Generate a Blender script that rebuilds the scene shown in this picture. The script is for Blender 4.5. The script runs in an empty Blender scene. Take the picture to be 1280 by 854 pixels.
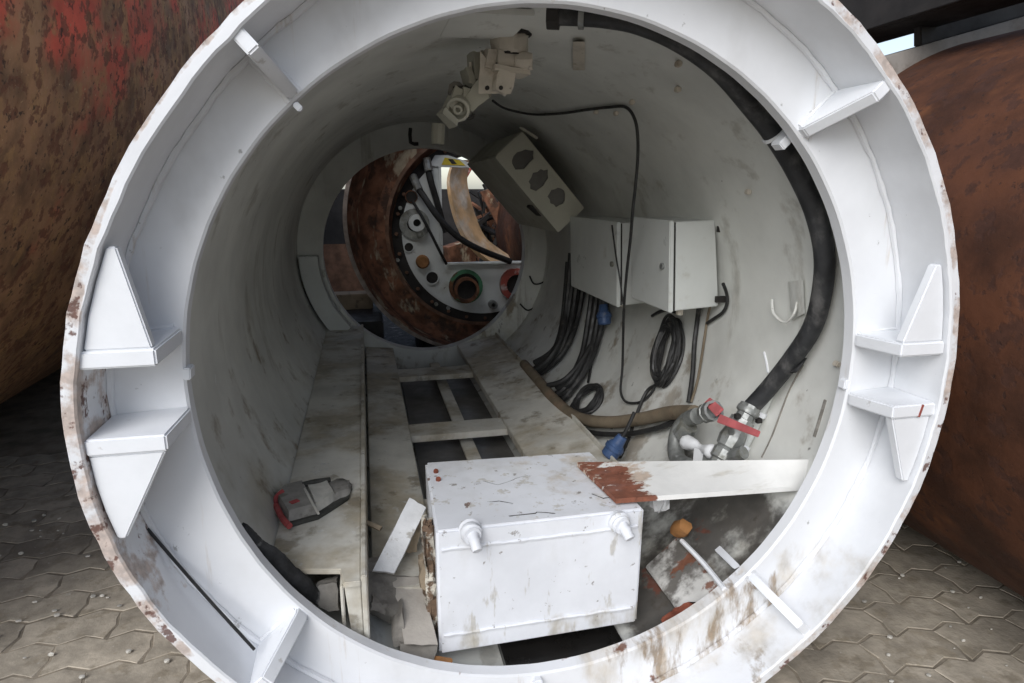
import bpy, bmesh, math, random
import numpy as np
from mathutils import Vector, Matrix
random.seed(7)
scene = bpy.context.scene
COL = scene.collection
rad = math.radians
V = Vector

# ------------------------------------------------------------------ camera
FPX, YAW, PITCH = 818.5, 0.2204, -0.2281          # focal length in photo pixels (1280 wide)
CAM = V((-0.3337, 0.0, 0.335))
cam_data = bpy.data.cameras.new('camera')
cam = bpy.data.objects.new('camera', cam_data); COL.objects.link(cam)
cam.location = CAM
cam.rotation_euler = (math.pi/2 + PITCH, 0, -YAW)
cam_data.sensor_width = 36.0
cam_data.lens = FPX/1280*36.0
cam_data.clip_start = 0.02; cam_data.clip_end = 2000
scene.camera = cam

# ------------------------------------------------------------------ sky, sun, exposure
SUN_TO = V((0.42, 0.66, -0.60)).normalized()      # the way the light travels
world = bpy.data.worlds.new('World'); scene.world = world; world.use_nodes = True
wn, wl = world.node_tree.nodes, world.node_tree.links
for n in list(wn): wn.remove(n)
sky = wn.new('ShaderNodeTexSky'); sky.sky_type = 'NISHITA'; sky.sun_disc = False
sky.sun_elevation = math.asin(-SUN_TO.z)
sky.sun_rotation = math.atan2(-SUN_TO.x, -SUN_TO.y)
sky.air_density = 1.0; sky.dust_density = 1.2; sky.ozone_density = 1.0
hsv = wn.new('ShaderNodeHueSaturation'); hsv.inputs['Saturation'].default_value = 0.65
bg = wn.new('ShaderNodeBackground'); bg.inputs['Strength'].default_value = 0.12
wo = wn.new('ShaderNodeOutputWorld')
wl.new(sky.outputs[0], hsv.inputs['Color']); wl.new(hsv.outputs[0], bg.inputs['Color']); wl.new(bg.outputs[0], wo.inputs['Surface'])
sun_data = bpy.data.lights.new('sun', 'SUN'); sun_data.energy = 1.5; sun_data.angle = rad(42); sun_data.color = (1.0, 0.995, 0.99)
sun = bpy.data.objects.new('sun', sun_data); COL.objects.link(sun)
sun.rotation_euler = SUN_TO.to_track_quat('-Z', 'Y').to_euler(); sun.location = (-3, -3, 4)
vs = scene.view_settings
vs.view_transform = 'Standard'; vs.look = 'None'; vs.gamma = 1.0; vs.use_curve_mapping = False
vs.exposure = 0.6

# ------------------------------------------------------------------ photo pixel -> point helpers
def ray(x, y):
    v = V(((x-640)/FPX, 1, -(y-427)/FPX))
    c, s = math.cos(PITCH), math.sin(PITCH); v = V((v.x, c*v.y-s*v.z, s*v.y+c*v.z))
    c, s = math.cos(YAW), math.sin(YAW); return V((c*v.x+s*v.y, -s*v.x+c*v.y, v.z))
def PY(x, y, d): v = ray(x, y); return CAM+v*(d/v.y)
def PZ(x, y, z): v = ray(x, y); return CAM+v*((z-CAM.z)/v.z)
def PX(x, y, a): v = ray(x, y); return CAM+v*((a-CAM.x)/v.x)
def PR(x, y, r):
    v = ray(x, y); a = v.x**2+v.z**2; b = CAM.x*v.x+CAM.z*v.z; c = CAM.x**2+CAM.z**2-r*r
    return CAM+v*((-b+math.sqrt(b*b-a*c))/a)

# ------------------------------------------------------------------ mesh helpers
def NB(): return bmesh.new()
def bx(bm, c, size, rot=None):
    sx, sy, sz = (s/2 for s in size); c = V(c)
    vs_ = []
    for x, y, z in ((-1,-1,-1),(1,-1,-1),(1,1,-1),(-1,1,-1),(-1,-1,1),(1,-1,1),(1,1,1),(-1,1,1)):
        p = V((x*sx, y*sy, z*sz))
        if rot: p = rot @ p
        vs_.append(bm.verts.new(c+p))
    for f in ((3,2,1,0),(4,5,6,7),(0,1,5,4),(1,2,6,5),(2,3,7,6),(3,0,4,7)): bm.faces.new([vs_[i] for i in f])
    return bm
def hexa(bm, lo, hi):
    """eight free corners: lo and hi are matching rings of points"""
    a = [bm.verts.new(V(p)) for p in lo]; b = [bm.verts.new(V(p)) for p in hi]; n = len(a)
    bm.faces.new(a[::-1]); bm.faces.new(b)
    for i in range(n): bm.faces.new((a[i], a[(i+1) % n], b[(i+1) % n], b[i]))
    return bm
def prism(bm, pts, vec):
    vec = V(vec); return hexa(bm, [V(p) for p in pts], [V(p)+vec for p in pts])
def smooth_path(pts, n=8, closed=False):
    pts = [V(p) for p in pts]; out = []; m = len(pts)
    for i in range(m if closed else m-1):
        g = (lambda k: pts[k % m]) if closed else (lambda k: pts[min(max(k, 0), m-1)])
        p0, p1, p2, p3 = g(i-1), g(i), g(i+1), g(i+2)
        for k in range(n):
            t = k/n
            out.append(0.5*((2*p1)+(p2-p0)*t+(2*p0-5*p1+4*p2-p3)*t*t+(3*p1-p0-3*p2+p3)*t**3))
    if not closed: out.append(pts[-1])
    return out
def tube(bm, pts, r, segs=10, smooth=6, closed=False, jit=0.0, flat=1.0):
    P = smooth_path(pts, smooth, closed) if smooth else [V(p) for p in pts]
    n = len(P); rings = []; nrm = None
    for i, p in enumerate(P):
        t = (P[(i+1) % n]-P[i-1]) if closed else (P[min(i+1, n-1)]-P[max(i-1, 0)])
        if t.length < 1e-9: t = V((0, 1, 0))
        t.normalize()
        if nrm is None:
            nrm = t.orthogonal().normalized()
        nrm = (nrm-t*nrm.dot(t))
        if nrm.length < 1e-6: nrm = t.orthogonal()
        nrm.normalize(); b = t.cross(nrm)
        rr = r(i/(n-1)) if callable(r) else r
        rr *= 1+jit*random.uniform(-1, 1)
        rings.append([bm.verts.new(p+nrm*(rr*math.cos(2*math.pi*k/segs))+b*(rr*flat*math.sin(2*math.pi*k/segs))) for k in range(segs)])
    for i in range(n if closed else n-1):
        A, B = rings[i], rings[(i+1) % n]
        for k in range(segs): bm.faces.new((A[k], A[(k+1) % segs], B[(k+1) % segs], B[k]))
    if not closed:
        bm.faces.new(rings[0][::-1]); bm.faces.new(rings[-1])
    return bm
def lathe(bm, prof, org, axis, segs=24, closed=False, rfun=None, a0=0, a1=2*math.pi):
    """profile [(r, t)] swept round the axis through org"""
    org = V(org); ax = V(axis).normalized()
    u = V((1, 0, 0)) if abs(ax.y) > .99 else ax.orthogonal().normalized()
    w = V((0, 0, 1)) if abs(ax.y) > .99 else ax.cross(u)
    full = abs(a1-a0-2*math.pi) < 1e-6; n = segs if full else segs+1; rings = []
    for k in range(n):
        th = a0+(a1-a0)*k/segs; d = u*math.cos(th)+w*math.sin(th)
        rings.append([bm.verts.new(org+ax*t+d*((r+(rfun(th, r) if rfun else 0)) if r > 1e-6 else 0)) for r, t in prof])
    m = len(prof)
    for k in range(segs):
        A, B = rings[k], rings[(k+1) % n]
        for j in range(m if closed else m-1):
            q = [A[j], A[(j+1) % m], B[(j+1) % m], B[j]]
            try: bm.faces.new(q)
            except ValueError: pass
    if not full and closed:
        bm.faces.new(rings[0]); bm.faces.new(rings[-1][::-1])
    bmesh.ops.remove_doubles(bm, verts=bm.verts, dist=1e-6)
    return bm
def rough_up(bm, amp, cuts=0, seed=1):
    rnd = random.Random(seed)
    if cuts: bmesh.ops.subdivide_edges(bm, edges=bm.edges[:], cuts=cuts, use_grid_fill=True)
    for v in bm.verts: v.co += V((rnd.uniform(-1, 1), rnd.uniform(-1, 1), rnd.uniform(-1, 1)))*amp
    return bm
def rotm(x=0, y=0, z=0): return Matrix.Rotation(rad(z), 3, 'Z') @ Matrix.Rotation(rad(y), 3, 'Y') @ Matrix.Rotation(rad(x), 3, 'X')

def wloc(o):
    p = V((0, 0, 0))
    while o: p += o.location; o = o.parent
    return p
def obj(name, bm, m, parent=None, bevel=0, ang=35, origin=None):
    bmesh.ops.recalc_face_normals(bm, faces=bm.faces)
    if bevel:
        es = [e for e in bm.edges if len(e.link_faces) == 2 and e.calc_face_angle(0) > rad(30)]
        bmesh.ops.bevel(bm, geom=es, offset=bevel, segments=2, affect='EDGES', clamp_overlap=True)
    if parent is not None: off = wloc(parent)
    elif origin is not None: off = V(origin)
    else:
        xs = [v.co for v in bm.verts]
        off = V((sum(v.x for v in xs)/len(xs), sum(v.y for v in xs)/len(xs), min(v.z for v in xs)))
    for v in bm.verts: v.co -= off
    me = bpy.data.meshes.new(name); bm.to_mesh(me); bm.free()
    me.shade_smooth(); me.set_sharp_from_angle(angle=rad(ang))
    o = bpy.data.objects.new(name, me); COL.objects.link(o)
    for mm in (m if isinstance(m, (list, tuple)) else [m]): me.materials.append(mm)
    if parent is not None: o.parent = parent
    else: o.location = off
    return o
def tag(o, label=None, cat=None, group=None, kind=None):
    if label: o['label'] = label
    if cat: o['category'] = cat
    if group: o['group'] = group
    if kind: o['kind'] = kind
    return o
def thing(name, label, cat, loc, group=None):
    o = bpy.data.objects.new(name, None); COL.objects.link(o); o.location = loc; o.empty_display_size = .05
    return tag(o, label, cat, group)

# ------------------------------------------------------------------ materials
def mat(name, base, rough=.5, metal=0.0, var=.12, vscale=5, layers=(), bump=.15, bscale=40, rnd=0.0, spec=.4, bdist=.004):
    m = bpy.data.materials.new(name); m.use_nodes = True
    N, L = m.node_tree.nodes, m.node_tree.links
    bs = N['Principled BSDF']
    geo = N.new('ShaderNodeNewGeometry'); pos = geo.outputs['Position']
    if rnd:
        oi = N.new('ShaderNodeObjectInfo'); tc = N.new('ShaderNodeTexCoord'); ad = N.new('ShaderNodeVectorMath'); ad.operation = 'MULTIPLY_ADD'
        cmb = N.new('ShaderNodeCombineXYZ')
        for i in range(3): L.new(oi.outputs['Random'], cmb.inputs[i])
        L.new(cmb.outputs[0], ad.inputs[0]); ad.inputs[1].default_value = (31, 17, 23); L.new(tc.outputs['Object'], ad.inputs[2]); pos = ad.outputs[0]
    def math_(op, a, b=None, c=None, clamp=False):
        n = N.new('ShaderNodeMath'); n.operation = op; n.use_clamp = clamp
        for i, q in enumerate((a, b, c)):
            if q is None: continue
            if hasattr(q, 'is_linked'): L.new(q, n.inputs[i])
            else: n.inputs[i].default_value = q
        return n.outputs[0]
    def noise(scale, stretch=(1,1,1), detail=5, rr=.6, off=0, dist=0):
        mp = N.new('ShaderNodeMapping'); mp.inputs['Scale'].default_value = stretch; mp.inputs['Location'].default_value = (off, off*.7, off*1.3)
        L.new(pos, mp.inputs['Vector'])
        n = N.new('ShaderNodeTexNoise'); n.inputs['Scale'].default_value = scale; n.inputs['Detail'].default_value = detail
        n.inputs['Roughness'].default_value = rr; n.inputs['Distortion'].default_value = dist
        L.new(mp.outputs[0], n.inputs['Vector']); return n.outputs['Fac']
    def mix(fac, a, b):
        n = N.new('ShaderNodeMix'); n.data_type = 'RGBA'
        L.new(fac, n.inputs['Factor'])
        for q, s in ((a, 6), (b, 7)):
            if hasattr(q, 'is_linked'): L.new(q, n.inputs[s])
            else: n.inputs[s].default_value = (*q, 1)
        return n.outputs[2]
    def ms(v, a, b, c, d):
        n = N.new('ShaderNodeMapRange'); n.interpolation_type = 'SMOOTHSTEP'
        L.new(v, n.inputs['Value'])
        for i, q in enumerate((a, b, c, d)): n.inputs[1+i].default_value = q
        return n.outputs[0]
    sep = N.new('ShaderNodeSeparateXYZ'); L.new(geo.outputs['Position'], sep.inputs[0])
    ax = {'x': sep.outputs[0], 'y': sep.outputs[1], 'z': sep.outputs[2]}
    if any(g[0] == 'r' for l in layers for g in l.get('grad', ())):
        ax['r'] = math_('SQRT', math_('ADD', math_('MULTIPLY', ax['x'], ax['x']), math_('MULTIPLY', ax['z'], ax['z'])))
    n0 = noise(vscale, detail=6)
    d = [max(0, c*(1-var*1.6)) for c in base]; u = [min(1, c*(1+var*.5)) for c in base]
    col = mix(ms(n0, .3, .7, 0, 1), d, u)
    if rnd:
        h = N.new('ShaderNodeHueSaturation'); L.new(col, h.inputs['Color'])
        L.new(ms(oi.outputs['Random'], 0, 1, 1-rnd, 1+rnd), h.inputs['Value']); col = h.outputs[0]
    rg = ms(noise(vscale*2.3, off=3), .3, .7, max(.05, rough-.12), min(1, rough+.12))
    hgt = math_('MULTIPLY', noise(bscale, detail=4), 1.0)
    for i, l in enumerate(layers):
        nz = noise(l.get('scale', 6), l.get('stretch', (1,1,1)), l.get('detail', 5), l.get('nr', .62), off=5.3+i*7.7, dist=l.get('dist', 0))
        for g in l.get('grad', ()):
            gm = ms(ax[g[0]], g[1], g[2], -g[3] if len(g) > 3 else -.4, 0) if g[1] < g[2] else ms(ax[g[0]], g[2], g[1], 0, -g[3] if len(g) > 3 else -.4)
            nz = math_('ADD', nz, gm)
        k = math_('MULTIPLY', ms(nz, l['lo'], l['hi'], 0, 1), l.get('fac', 1.0))
        c2 = l['col']
        cn = mix(ms(noise(l.get('scale', 6)*3.1, off=i*3.3), .3, .7, 0, 1), [c*.7 for c in c2], [min(1, c*1.15) for c in c2])
        col = mix(k, col, cn)
        rr2 = N.new('ShaderNodeMix'); L.new(k, rr2.inputs[0]); L.new(rg, rr2.inputs[2]); rr2.inputs[3].default_value = l.get('rough', .85); rg = rr2.outputs[0]
        if l.get('h', 0): hgt = math_('MULTIPLY_ADD', k, l['h'], hgt)
    bp = N.new('ShaderNodeBump'); bp.inputs['Strength'].default_value = bump; bp.inputs['Distance'].default_value = bdist
    L.new(hgt, bp.inputs['Height']); L.new(bp.outputs[0], bs.inputs['Normal'])
    L.new(col, bs.inputs['Base Color']); L.new(rg, bs.inputs['Roughness'])
    bs.inputs['Metallic'].default_value = metal; bs.inputs['Specular IOR Level'].default_value = spec
    return m
RUST = (.17, .062, .032); RUST_D = (.075, .032, .02); MUD = (.20, .155, .11); GRIME = (.16, .145, .12)
Y0, Y1, YF = .987, 1.109, 3.62
RO, RI, RW, RH, RS = .75, .628, .68, .552, .731
M = {}
WH = (.77, .785, .81)
M['ring'] = mat('ring_paint', WH, .42, var=.06, vscale=3, bump=.12, bscale=25, layers=[
    dict(col=(.46, .40, .31), scale=6, lo=.42, hi=.70, fac=.8, stretch=(1.6, .5, .8), grad=[('z', -.28, -.44), ('x', -.35, .05)]),
    dict(col=(.26, .185, .11), scale=16, lo=.48, hi=.64, fac=.85, stretch=(1.6, .6, .45), grad=[('z', -.36, -.50, .5), ('x', -.15, .2, .4)]),
    dict(col=(.30, .30, .29), scale=38, lo=.68, hi=.73, fac=.7, stretch=(1, .5, .8)),
    dict(col=(.55, .47, .38), scale=26, lo=.62, hi=.72, fac=.5, stretch=(1, 1, .09)),
    dict(col=(.45, .44, .42), scale=3.2, lo=.55, hi=.75, fac=.4, stretch=(1, 1, .6)),
    dict(col=(.07, .055, .05), scale=17, lo=.725, hi=.75, fac=.85, h=-.3),
    dict(col=RUST, scale=14, lo=.60, hi=.66, fac=.9, grad=[('z', -.35, -.62, .25), ('y', Y1-.05, Y1+.01, .15)], h=-.4)])
M['shell'] = mat('shell_paint', WH, .45, var=.07, vscale=4, bump=.2, bscale=30, layers=[
    dict(col=(.50, .45, .37), scale=7, lo=.44, hi=.72, fac=.75, grad=[('z', -.26, -.44), ('x', -.2, .2)]),
    dict(col=(.30, .235, .16), scale=19, lo=.52, hi=.66, fac=.8, stretch=(1, .6, 1), grad=[('z', -.42, -.60, .5), ('x', .1, .4, .3)]),
    dict(col=(.08, .065, .06), scale=24, lo=.72, hi=.75, fac=.85, h=-.3),
    dict(col=(.50, .40, .34), scale=20, lo=.42, hi=.60, fac=.85, grad=[('r', RS-.002, RS+.006, .5)], h=-.5),
    dict(col=(.13, .06, .045), scale=30, lo=.55, hi=.62, fac=.9, grad=[('r', RS, RS+.009, .5)], h=-.7),
    dict(col=(.30, .12, .05), scale=12, lo=.66, hi=.72, fac=.9, grad=[('y', Y0+.05, Y0, .3), ('r', RS-.003, RS+.004, .15)], h=-.4)])
M['lug'] = mat('lug_paint', (.79, .81, .84), .42, var=.05, vscale=6, bump=.14, bscale=35, layers=[
    dict(col=(.36, .33, .28), scale=22, lo=.66, hi=.74, fac=.6),
    dict(col=(.42, .28, .17), scale=11, lo=.70, hi=.76, fac=.7),
    dict(col=(.08, .06, .05), scale=30, lo=.74, hi=.77, fac=.8, h=-.4)])
M['wall'] = mat('inner_wall_paint', (.70, .71, .675), .55, var=.14, vscale=2.2, bump=.16, bscale=14, layers=[
    dict(col=(.40, .36, .26), scale=3.0, lo=.48, hi=.74, fac=.7, stretch=(1, .6, 1), grad=[('z', .1, -.5, .2)]),
    dict(col=(.20, .145, .08), scale=8, lo=.54, hi=.66, fac=.75, stretch=(1, .8, .7), grad=[('z', .15, -.3, .2)]),
    dict(col=(.38, .36, .31), scale=15, lo=.56, hi=.70, fac=.55, stretch=(1, .5, .12)),
    dict(col=(.48, .47, .44), scale=1.6, lo=.45, hi=.7, fac=.35),
    dict(col=(.10, .095, .08), scale=16, lo=.66, hi=.71, fac=.75, stretch=(1, .8, .35), grad=[('z', .3, -.3, .12)]),
    dict(col=(.045, .038, .032), scale=7, lo=.28, hi=.52, fac=.92, grad=[('z', -.30, -.42, .5), ('x', .12, .25, .5), ('y', 2.1, 1.5, .4)]),  # grime, with the shade beside the tank and under the bar painted in
    dict(col=(.16, .05, .03), scale=9, lo=.56, hi=.62, fac=.8, grad=[('z', -.40, -.5, .4), ('x', .0, .15, .4), ('y', 1.7, 1.35, .3)]),
    dict(col=(.72, .73, .73), scale=22, lo=.70, hi=.74, fac=.8, stretch=(1, 1, .25)),
    dict(col=(.07, .06, .05), scale=30, lo=.725, hi=.75, fac=.8)])
M['floor'] = mat('dusty_floor_paint', (.66, .645, .585), .72, var=.16, vscale=4, bump=.25, bscale=35, layers=[
    dict(col=(.40, .345, .25), scale=4.5, lo=.42, hi=.62, fac=.8),
    dict(col=(.20, .165, .11), scale=11, lo=.57, hi=.68, fac=.65),
    dict(col=(.62, .62, .60), scale=30, lo=.62, hi=.68, fac=.6),
    dict(col=RUST, scale=13, lo=.70, hi=.75, fac=.7)])
M['box'] = mat('tank_paint', (.73, .75, .79), .45, var=.07, vscale=5, bump=.22, bscale=22, layers=[
    dict(col=(.50, .49, .45), scale=4, lo=.48, hi=.72, fac=.5, stretch=(1, 1, .5)),
    dict(col=(.34, .29, .19), scale=8, lo=.46, hi=.64, fac=.7, stretch=(1, 1, .5), grad=[('z', -.50, -.60, .25)]),
    dict(col=(.46, .38, .27), scale=9, lo=.46, hi=.66, fac=.7, grad=[('z', -.36, -.338, .3), ('x', -.15, .15, .18)]),
    dict(col=(.40, .36, .28), scale=26, lo=.58, hi=.66, fac=.55, stretch=(1, 1, .25)),
    dict(col=(.16, .13, .10), scale=34, lo=.645, hi=.69, fac=.7, h=-.3),
    dict(col=(.10, .08, .06), scale=5, lo=.497, hi=.503, fac=.0),
    dict(col=(.15, .07, .035), scale=16, lo=.675, hi=.70, fac=.85, h=-.5)])
M['tank_side'] = M['box']
M['bar'] = mat('bar_paint', (.72, .72, .70), .5, var=.08, vscale=7, bump=.25, bscale=30, layers=[
    dict(col=(.40, .37, .30), scale=12, lo=.6, hi=.75, fac=.5, stretch=(.5, 2, 1)),
    dict(col=(.40, .27, .17), scale=16, lo=.40, hi=.50, fac=.7, nr=.7, detail=7, stretch=(.7, 1.3, 1), grad=[('x', .36, .24, .5)]),
    dict(col=(.20, .062, .032), scale=15, lo=.43, hi=.465, fac=.95, nr=.72, detail=8, stretch=(.7, 1.4, 1), grad=[('x', .335, .225, .5)], h=-1.0, rough=.8),
    dict(col=(.09, .03, .018), scale=40, lo=.58, hi=.66, fac=.6, grad=[('x', .32, .22, .5)])])
M['cab'] = mat('cabinet_paint', (.60, .62, .60), .38, var=.05, vscale=4, bump=.05, layers=[
    dict(col=(.38, .33, .24), scale=9, lo=.58, hi=.76, fac=.45),
    dict(col=(.22, .16, .10), scale=22, lo=.70, hi=.75, fac=.5)])
M['cab_old'] = mat('old_cabinet_paint', (.44, .43, .36), .5, var=.07, vscale=5, bump=.06, layers=[dict(col=(.2, .18, .12), scale=9, lo=.62, hi=.8, fac=.6)])
M['fix'] = mat('cream_fitting_paint', (.60, .55, .47), .55, var=.12, vscale=12, bump=.35, bscale=60, layers=[
    dict(col=(.13, .11, .08), scale=25, lo=.62, hi=.70, fac=.7), dict(col=(.35, .28, .2), scale=14, lo=.55, hi=.7, fac=.6)])
M['black'] = mat('black_rubber', (.028, .029, .031), .55, var=.3, vscale=14, bump=.2, bscale=70, layers=[dict(col=(.16, .155, .15), scale=14, lo=.45, hi=.70, fac=.55, stretch=(1, 2, 1), rough=.8)])
M['cable'] = mat('cable_rubber', (.028, .028, .028), .5, var=.2, vscale=20, bump=.1, layers=[dict(col=(.15, .14, .12), scale=25, lo=.58, hi=.7, fac=.4)])
M['torn'] = mat('torn_rubber', (.035, .036, .038), .8, var=.4, vscale=20, bump=.6, bscale=60, layers=[dict(col=(.25, .25, .24), scale=18, lo=.58, hi=.66, fac=.6)])
M['brown_hose'] = mat('dusty_brown_hose', (.20, .16, .11), .8, var=.2, vscale=9, bump=.25, layers=[dict(col=(.33, .2, .13), scale=6, lo=.52, hi=.7, fac=.6), dict(col=(.06, .055, .04), scale=11, lo=.6, hi=.7, fac=.6)])
M['steel'] = mat('dull_steel', (.30, .31, .30), .45, .55, var=.2, vscale=25, bump=.2, layers=[dict(col=(.19, .18, .13), scale=16, lo=.5, hi=.65, fac=.6), dict(col=(.55, .56, .56), scale=30, lo=.62, hi=.7, fac=.6)])
M['handle'] = mat('red_handle_coating', (.46, .12, .125), .45, var=.15, vscale=20, bump=.15, layers=[dict(col=(.6, .4, .4), scale=25, lo=.6, hi=.72, fac=.6)])
M['tape'] = mat('white_tape', (.72, .73, .74), .5, var=.1, bump=.3)
M['blue'] = mat('blue_plug_plastic', (.05, .095, .21), .5, var=.2, vscale=25, bump=.15, layers=[dict(col=(.25, .25, .25), scale=25, lo=.62, hi=.72, fac=.5)])
M['orange'] = mat('orange_cap_plastic', (.36, .17, .06), .7, var=.2, vscale=25, bump=.2)
M['block'] = mat('grey_block', (.24, .225, .20), .9, var=.2, vscale=14, bump=.5, bscale=80, layers=[dict(col=(.12, .11, .10), scale=9, lo=.55, hi=.65, fac=.6), dict(col=(.40, .38, .35), scale=16, lo=.6, hi=.7, fac=.5)])
M['angle'] = mat('rusty_angle_paint', (.62, .61, .58), .7, var=.15, vscale=9, bump=.4, bscale=40, layers=[dict(col=(.06, .05, .04), scale=8, lo=.48, hi=.6, fac=.85), dict(col=RUST, scale=11, lo=.52, hi=.58, fac=.9, h=-.5)])
M['board'] = mat('grey_board', (.40, .37, .33), .9, var=.12, vscale=12, bump=.4, bscale=80, layers=[dict(col=(.2, .18, .15), scale=12, lo=.62, hi=.72, fac=.5)])
M['slat'] = mat('flaking_white_slat', (.70, .71, .72), .7, var=.1, vscale=14, bump=.5, bscale=50, layers=[dict(col=(.34, .31, .26), scale=16, lo=.56, hi=.63, fac=.7, h=-.6)])
M['flake'] = mat('flaking_rusty_strip', (.55, .52, .45), .85, var=.2, vscale=20, bump=.7, bscale=60, layers=[dict(col=(.12, .07, .04), scale=18, lo=.45, hi=.52, fac=.95, h=-.8)])
M['dark_fill'] = mat('dark_grey_fill', (.17, .163, .152), .5, var=.25, vscale=5, bump=.4, bscale=12, layers=[dict(col=(.2, .17, .13), scale=5, lo=.6, hi=.75, fac=.6)])
M['gap_shade'] = mat('gap_shade_black', (.012, .011, .010), .35, var=.3, vscale=6, bump=.2)
M['carton'] = mat('worn_grey_leather', (.27, .26, .24), .8, var=.15, vscale=30, bump=.4, bscale=70, layers=[dict(col=(.12, .11, .09), scale=22, lo=.58, hi=.7, fac=.6)])
M['carton_l'] = mat('worn_pale_leather', (.50, .49, .45), .8, var=.12, vscale=30, bump=.4, bscale=70)
M['carton_d'] = mat('worn_dark_sole', (.05, .05, .045), .8, var=.2, vscale=30, bump=.4)
M['carton_r'] = mat('faded_red_fabric', (.36, .07, .07), .8, var=.2, vscale=30, bump=.4, layers=[dict(col=(.25, .2, .18), scale=20, lo=.58, hi=.7, fac=.6)])
M['rust_l'] = mat('rusted_pipe_steel', (.33, .185, .095), .85, var=.35, vscale=7, bump=.6, bscale=34, layers=[
    dict(col=(.62, .10, .06), scale=2.2, lo=.43, hi=.58, fac=.9, grad=[('z', .30, .75, .25)]),
    dict(col=(.36, .21, .09), scale=11, lo=.52, hi=.60, fac=.7),
    dict(col=(.15, .06, .033), scale=23, lo=.52, hi=.58, fac=.75, h=-.4),
    dict(col=(.45, .30, .16), scale=55, lo=.64, hi=.68, fac=.7),
    dict(col=(.045, .025, .018), scale=40, lo=.60, hi=.65, fac=.8, h=-.5)])
M['rust_r'] = mat('orange_rusted_pipe_steel', (.095, .034, .015), .82, var=.35, vscale=5, bump=.5, bscale=30, layers=[
    dict(col=(.21, .078, .027), scale=3.5, lo=.54, hi=.70, fac=.7),
    dict(col=(.06, .025, .016), scale=17, lo=.52, hi=.60, fac=.75, h=-.3),
    dict(col=(.04, .018, .012), scale=38, lo=.62, hi=.67, fac=.8, h=-.4)])
M['rust'] = mat('rusted_steel', (.25, .115, .065), .85, var=.4, vscale=9, bump=.4, bscale=40, layers=[
    dict(col=(.06, .04, .03), scale=9, lo=.52, hi=.62, fac=.8), dict(col=(.46, .39, .27), scale=6, lo=.56, hi=.63, fac=.85, stretch=(1, 1, .5))])
M['rust_m'] = mat('rust_brown_edge', (.22, .12, .075), .7, var=.3, vscale=15, bump=.3)
M['rust_f'] = mat('red_rust_crust', (.24, .07, .04), .9, var=.35, vscale=25, bump=.8, bscale=60)
M['rust_e'] = mat('worn_rusty_edge', (.40, .33, .28), .6, var=.3, vscale=15, bump=.3)
M['face'] = mat('bulkhead_paint', (.66, .69, .68), .4, var=.06, vscale=5, bump=.1, layers=[dict(col=(.33, .31, .2), scale=5, lo=.55, hi=.75, fac=.5), dict(col=(.1, .06, .04), scale=18, lo=.68, hi=.73, fac=.8)])
M['dark'] = mat('dark_steel', (.03, .027, .025), .7, var=.3, bump=.2)
M['green'] = mat('green_flange_paint', (.07, .22, .12), .6, var=.25, vscale=14, bump=.3, layers=[dict(col=RUST, scale=9, lo=.5, hi=.6, fac=.9)])
M['redf'] = mat('red_flange_paint', (.36, .08, .06), .6, var=.25, vscale=14, bump=.3, layers=[dict(col=(.5, .45, .42), scale=10, lo=.5, hi=.6, fac=.8)])
M['yellow'] = mat('yellow_hazard_paint', (.62, .48, .04), .5, var=.1, bump=.1)
M['cream'] = mat('pale_ochre_plate', (.72, .48, .26), .6, var=.25, vscale=5, bump=.2, layers=[dict(col=(.75, .68, .58), scale=4, lo=.45, hi=.65, fac=.85)])
M['wood'] = mat('grey_timber', (.30, .24, .17), .9, var=.2, vscale=8, bump=.5, bscale=30, layers=[dict(col=(.12, .09, .06), scale=6, stretch=(3, .3, 3), lo=.52, hi=.68, fac=.7)])
M['greybeam'] = mat('grey_beam_paint', (.26, .24, .22), .8, var=.15, vscale=8, bump=.3, layers=[dict(col=(.12, .09, .07), scale=8, lo=.55, hi=.7, fac=.6)])
M['sand'] = mat('joint_sand', (.29, .25, .195), .95, var=.3, vscale=9, bump=.5, bscale=60)
M['paver'] = mat('dusty_concrete_paver', (.44, .39, .315), .92, var=.22, vscale=12, bump=.45, bscale=70, rnd=.14, layers=[
    dict(col=(.25, .21, .15), scale=14, lo=.52, hi=.66, fac=.6), dict(col=(.55, .52, .46), scale=45, lo=.66, hi=.72, fac=.7)])
M['stone'] = mat('pale_grit', (.55, .53, .48), .9, var=.3, vscale=20, bump=.2)

# ------------------------------------------------------------------ out-of-round shell
HO = [-0.0005, 0.0006, -0.0031, -0.0016, 0.0046, 0.0015, -0.0028, -0.0017]
HI = [-0.0011, -0.0042, 0.0008, 0.0008, -0.0013, -0.0013, -0.0005, 0.001]
def harm(c, t): return sum(c[2*i]*math.cos((i+2)*t)+c[2*i+1]*math.sin((i+2)*t) for i in range(4))
def shell_dr(t, r):
    return harm(HO, t)+.0009*math.sin(37*t+1.3*math.sin(11*t))+.0006*math.sin(91*t)
def web_dr(t, r):
    return harm(HI, t)+.0003*math.sin(43*t+2*math.sin(7*t)) if r < RI+.02 else (harm(HI, t)*(RS-r)/(RS-RI)+harm(HO, t)*(r-RI)/(RS-RI))

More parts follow.
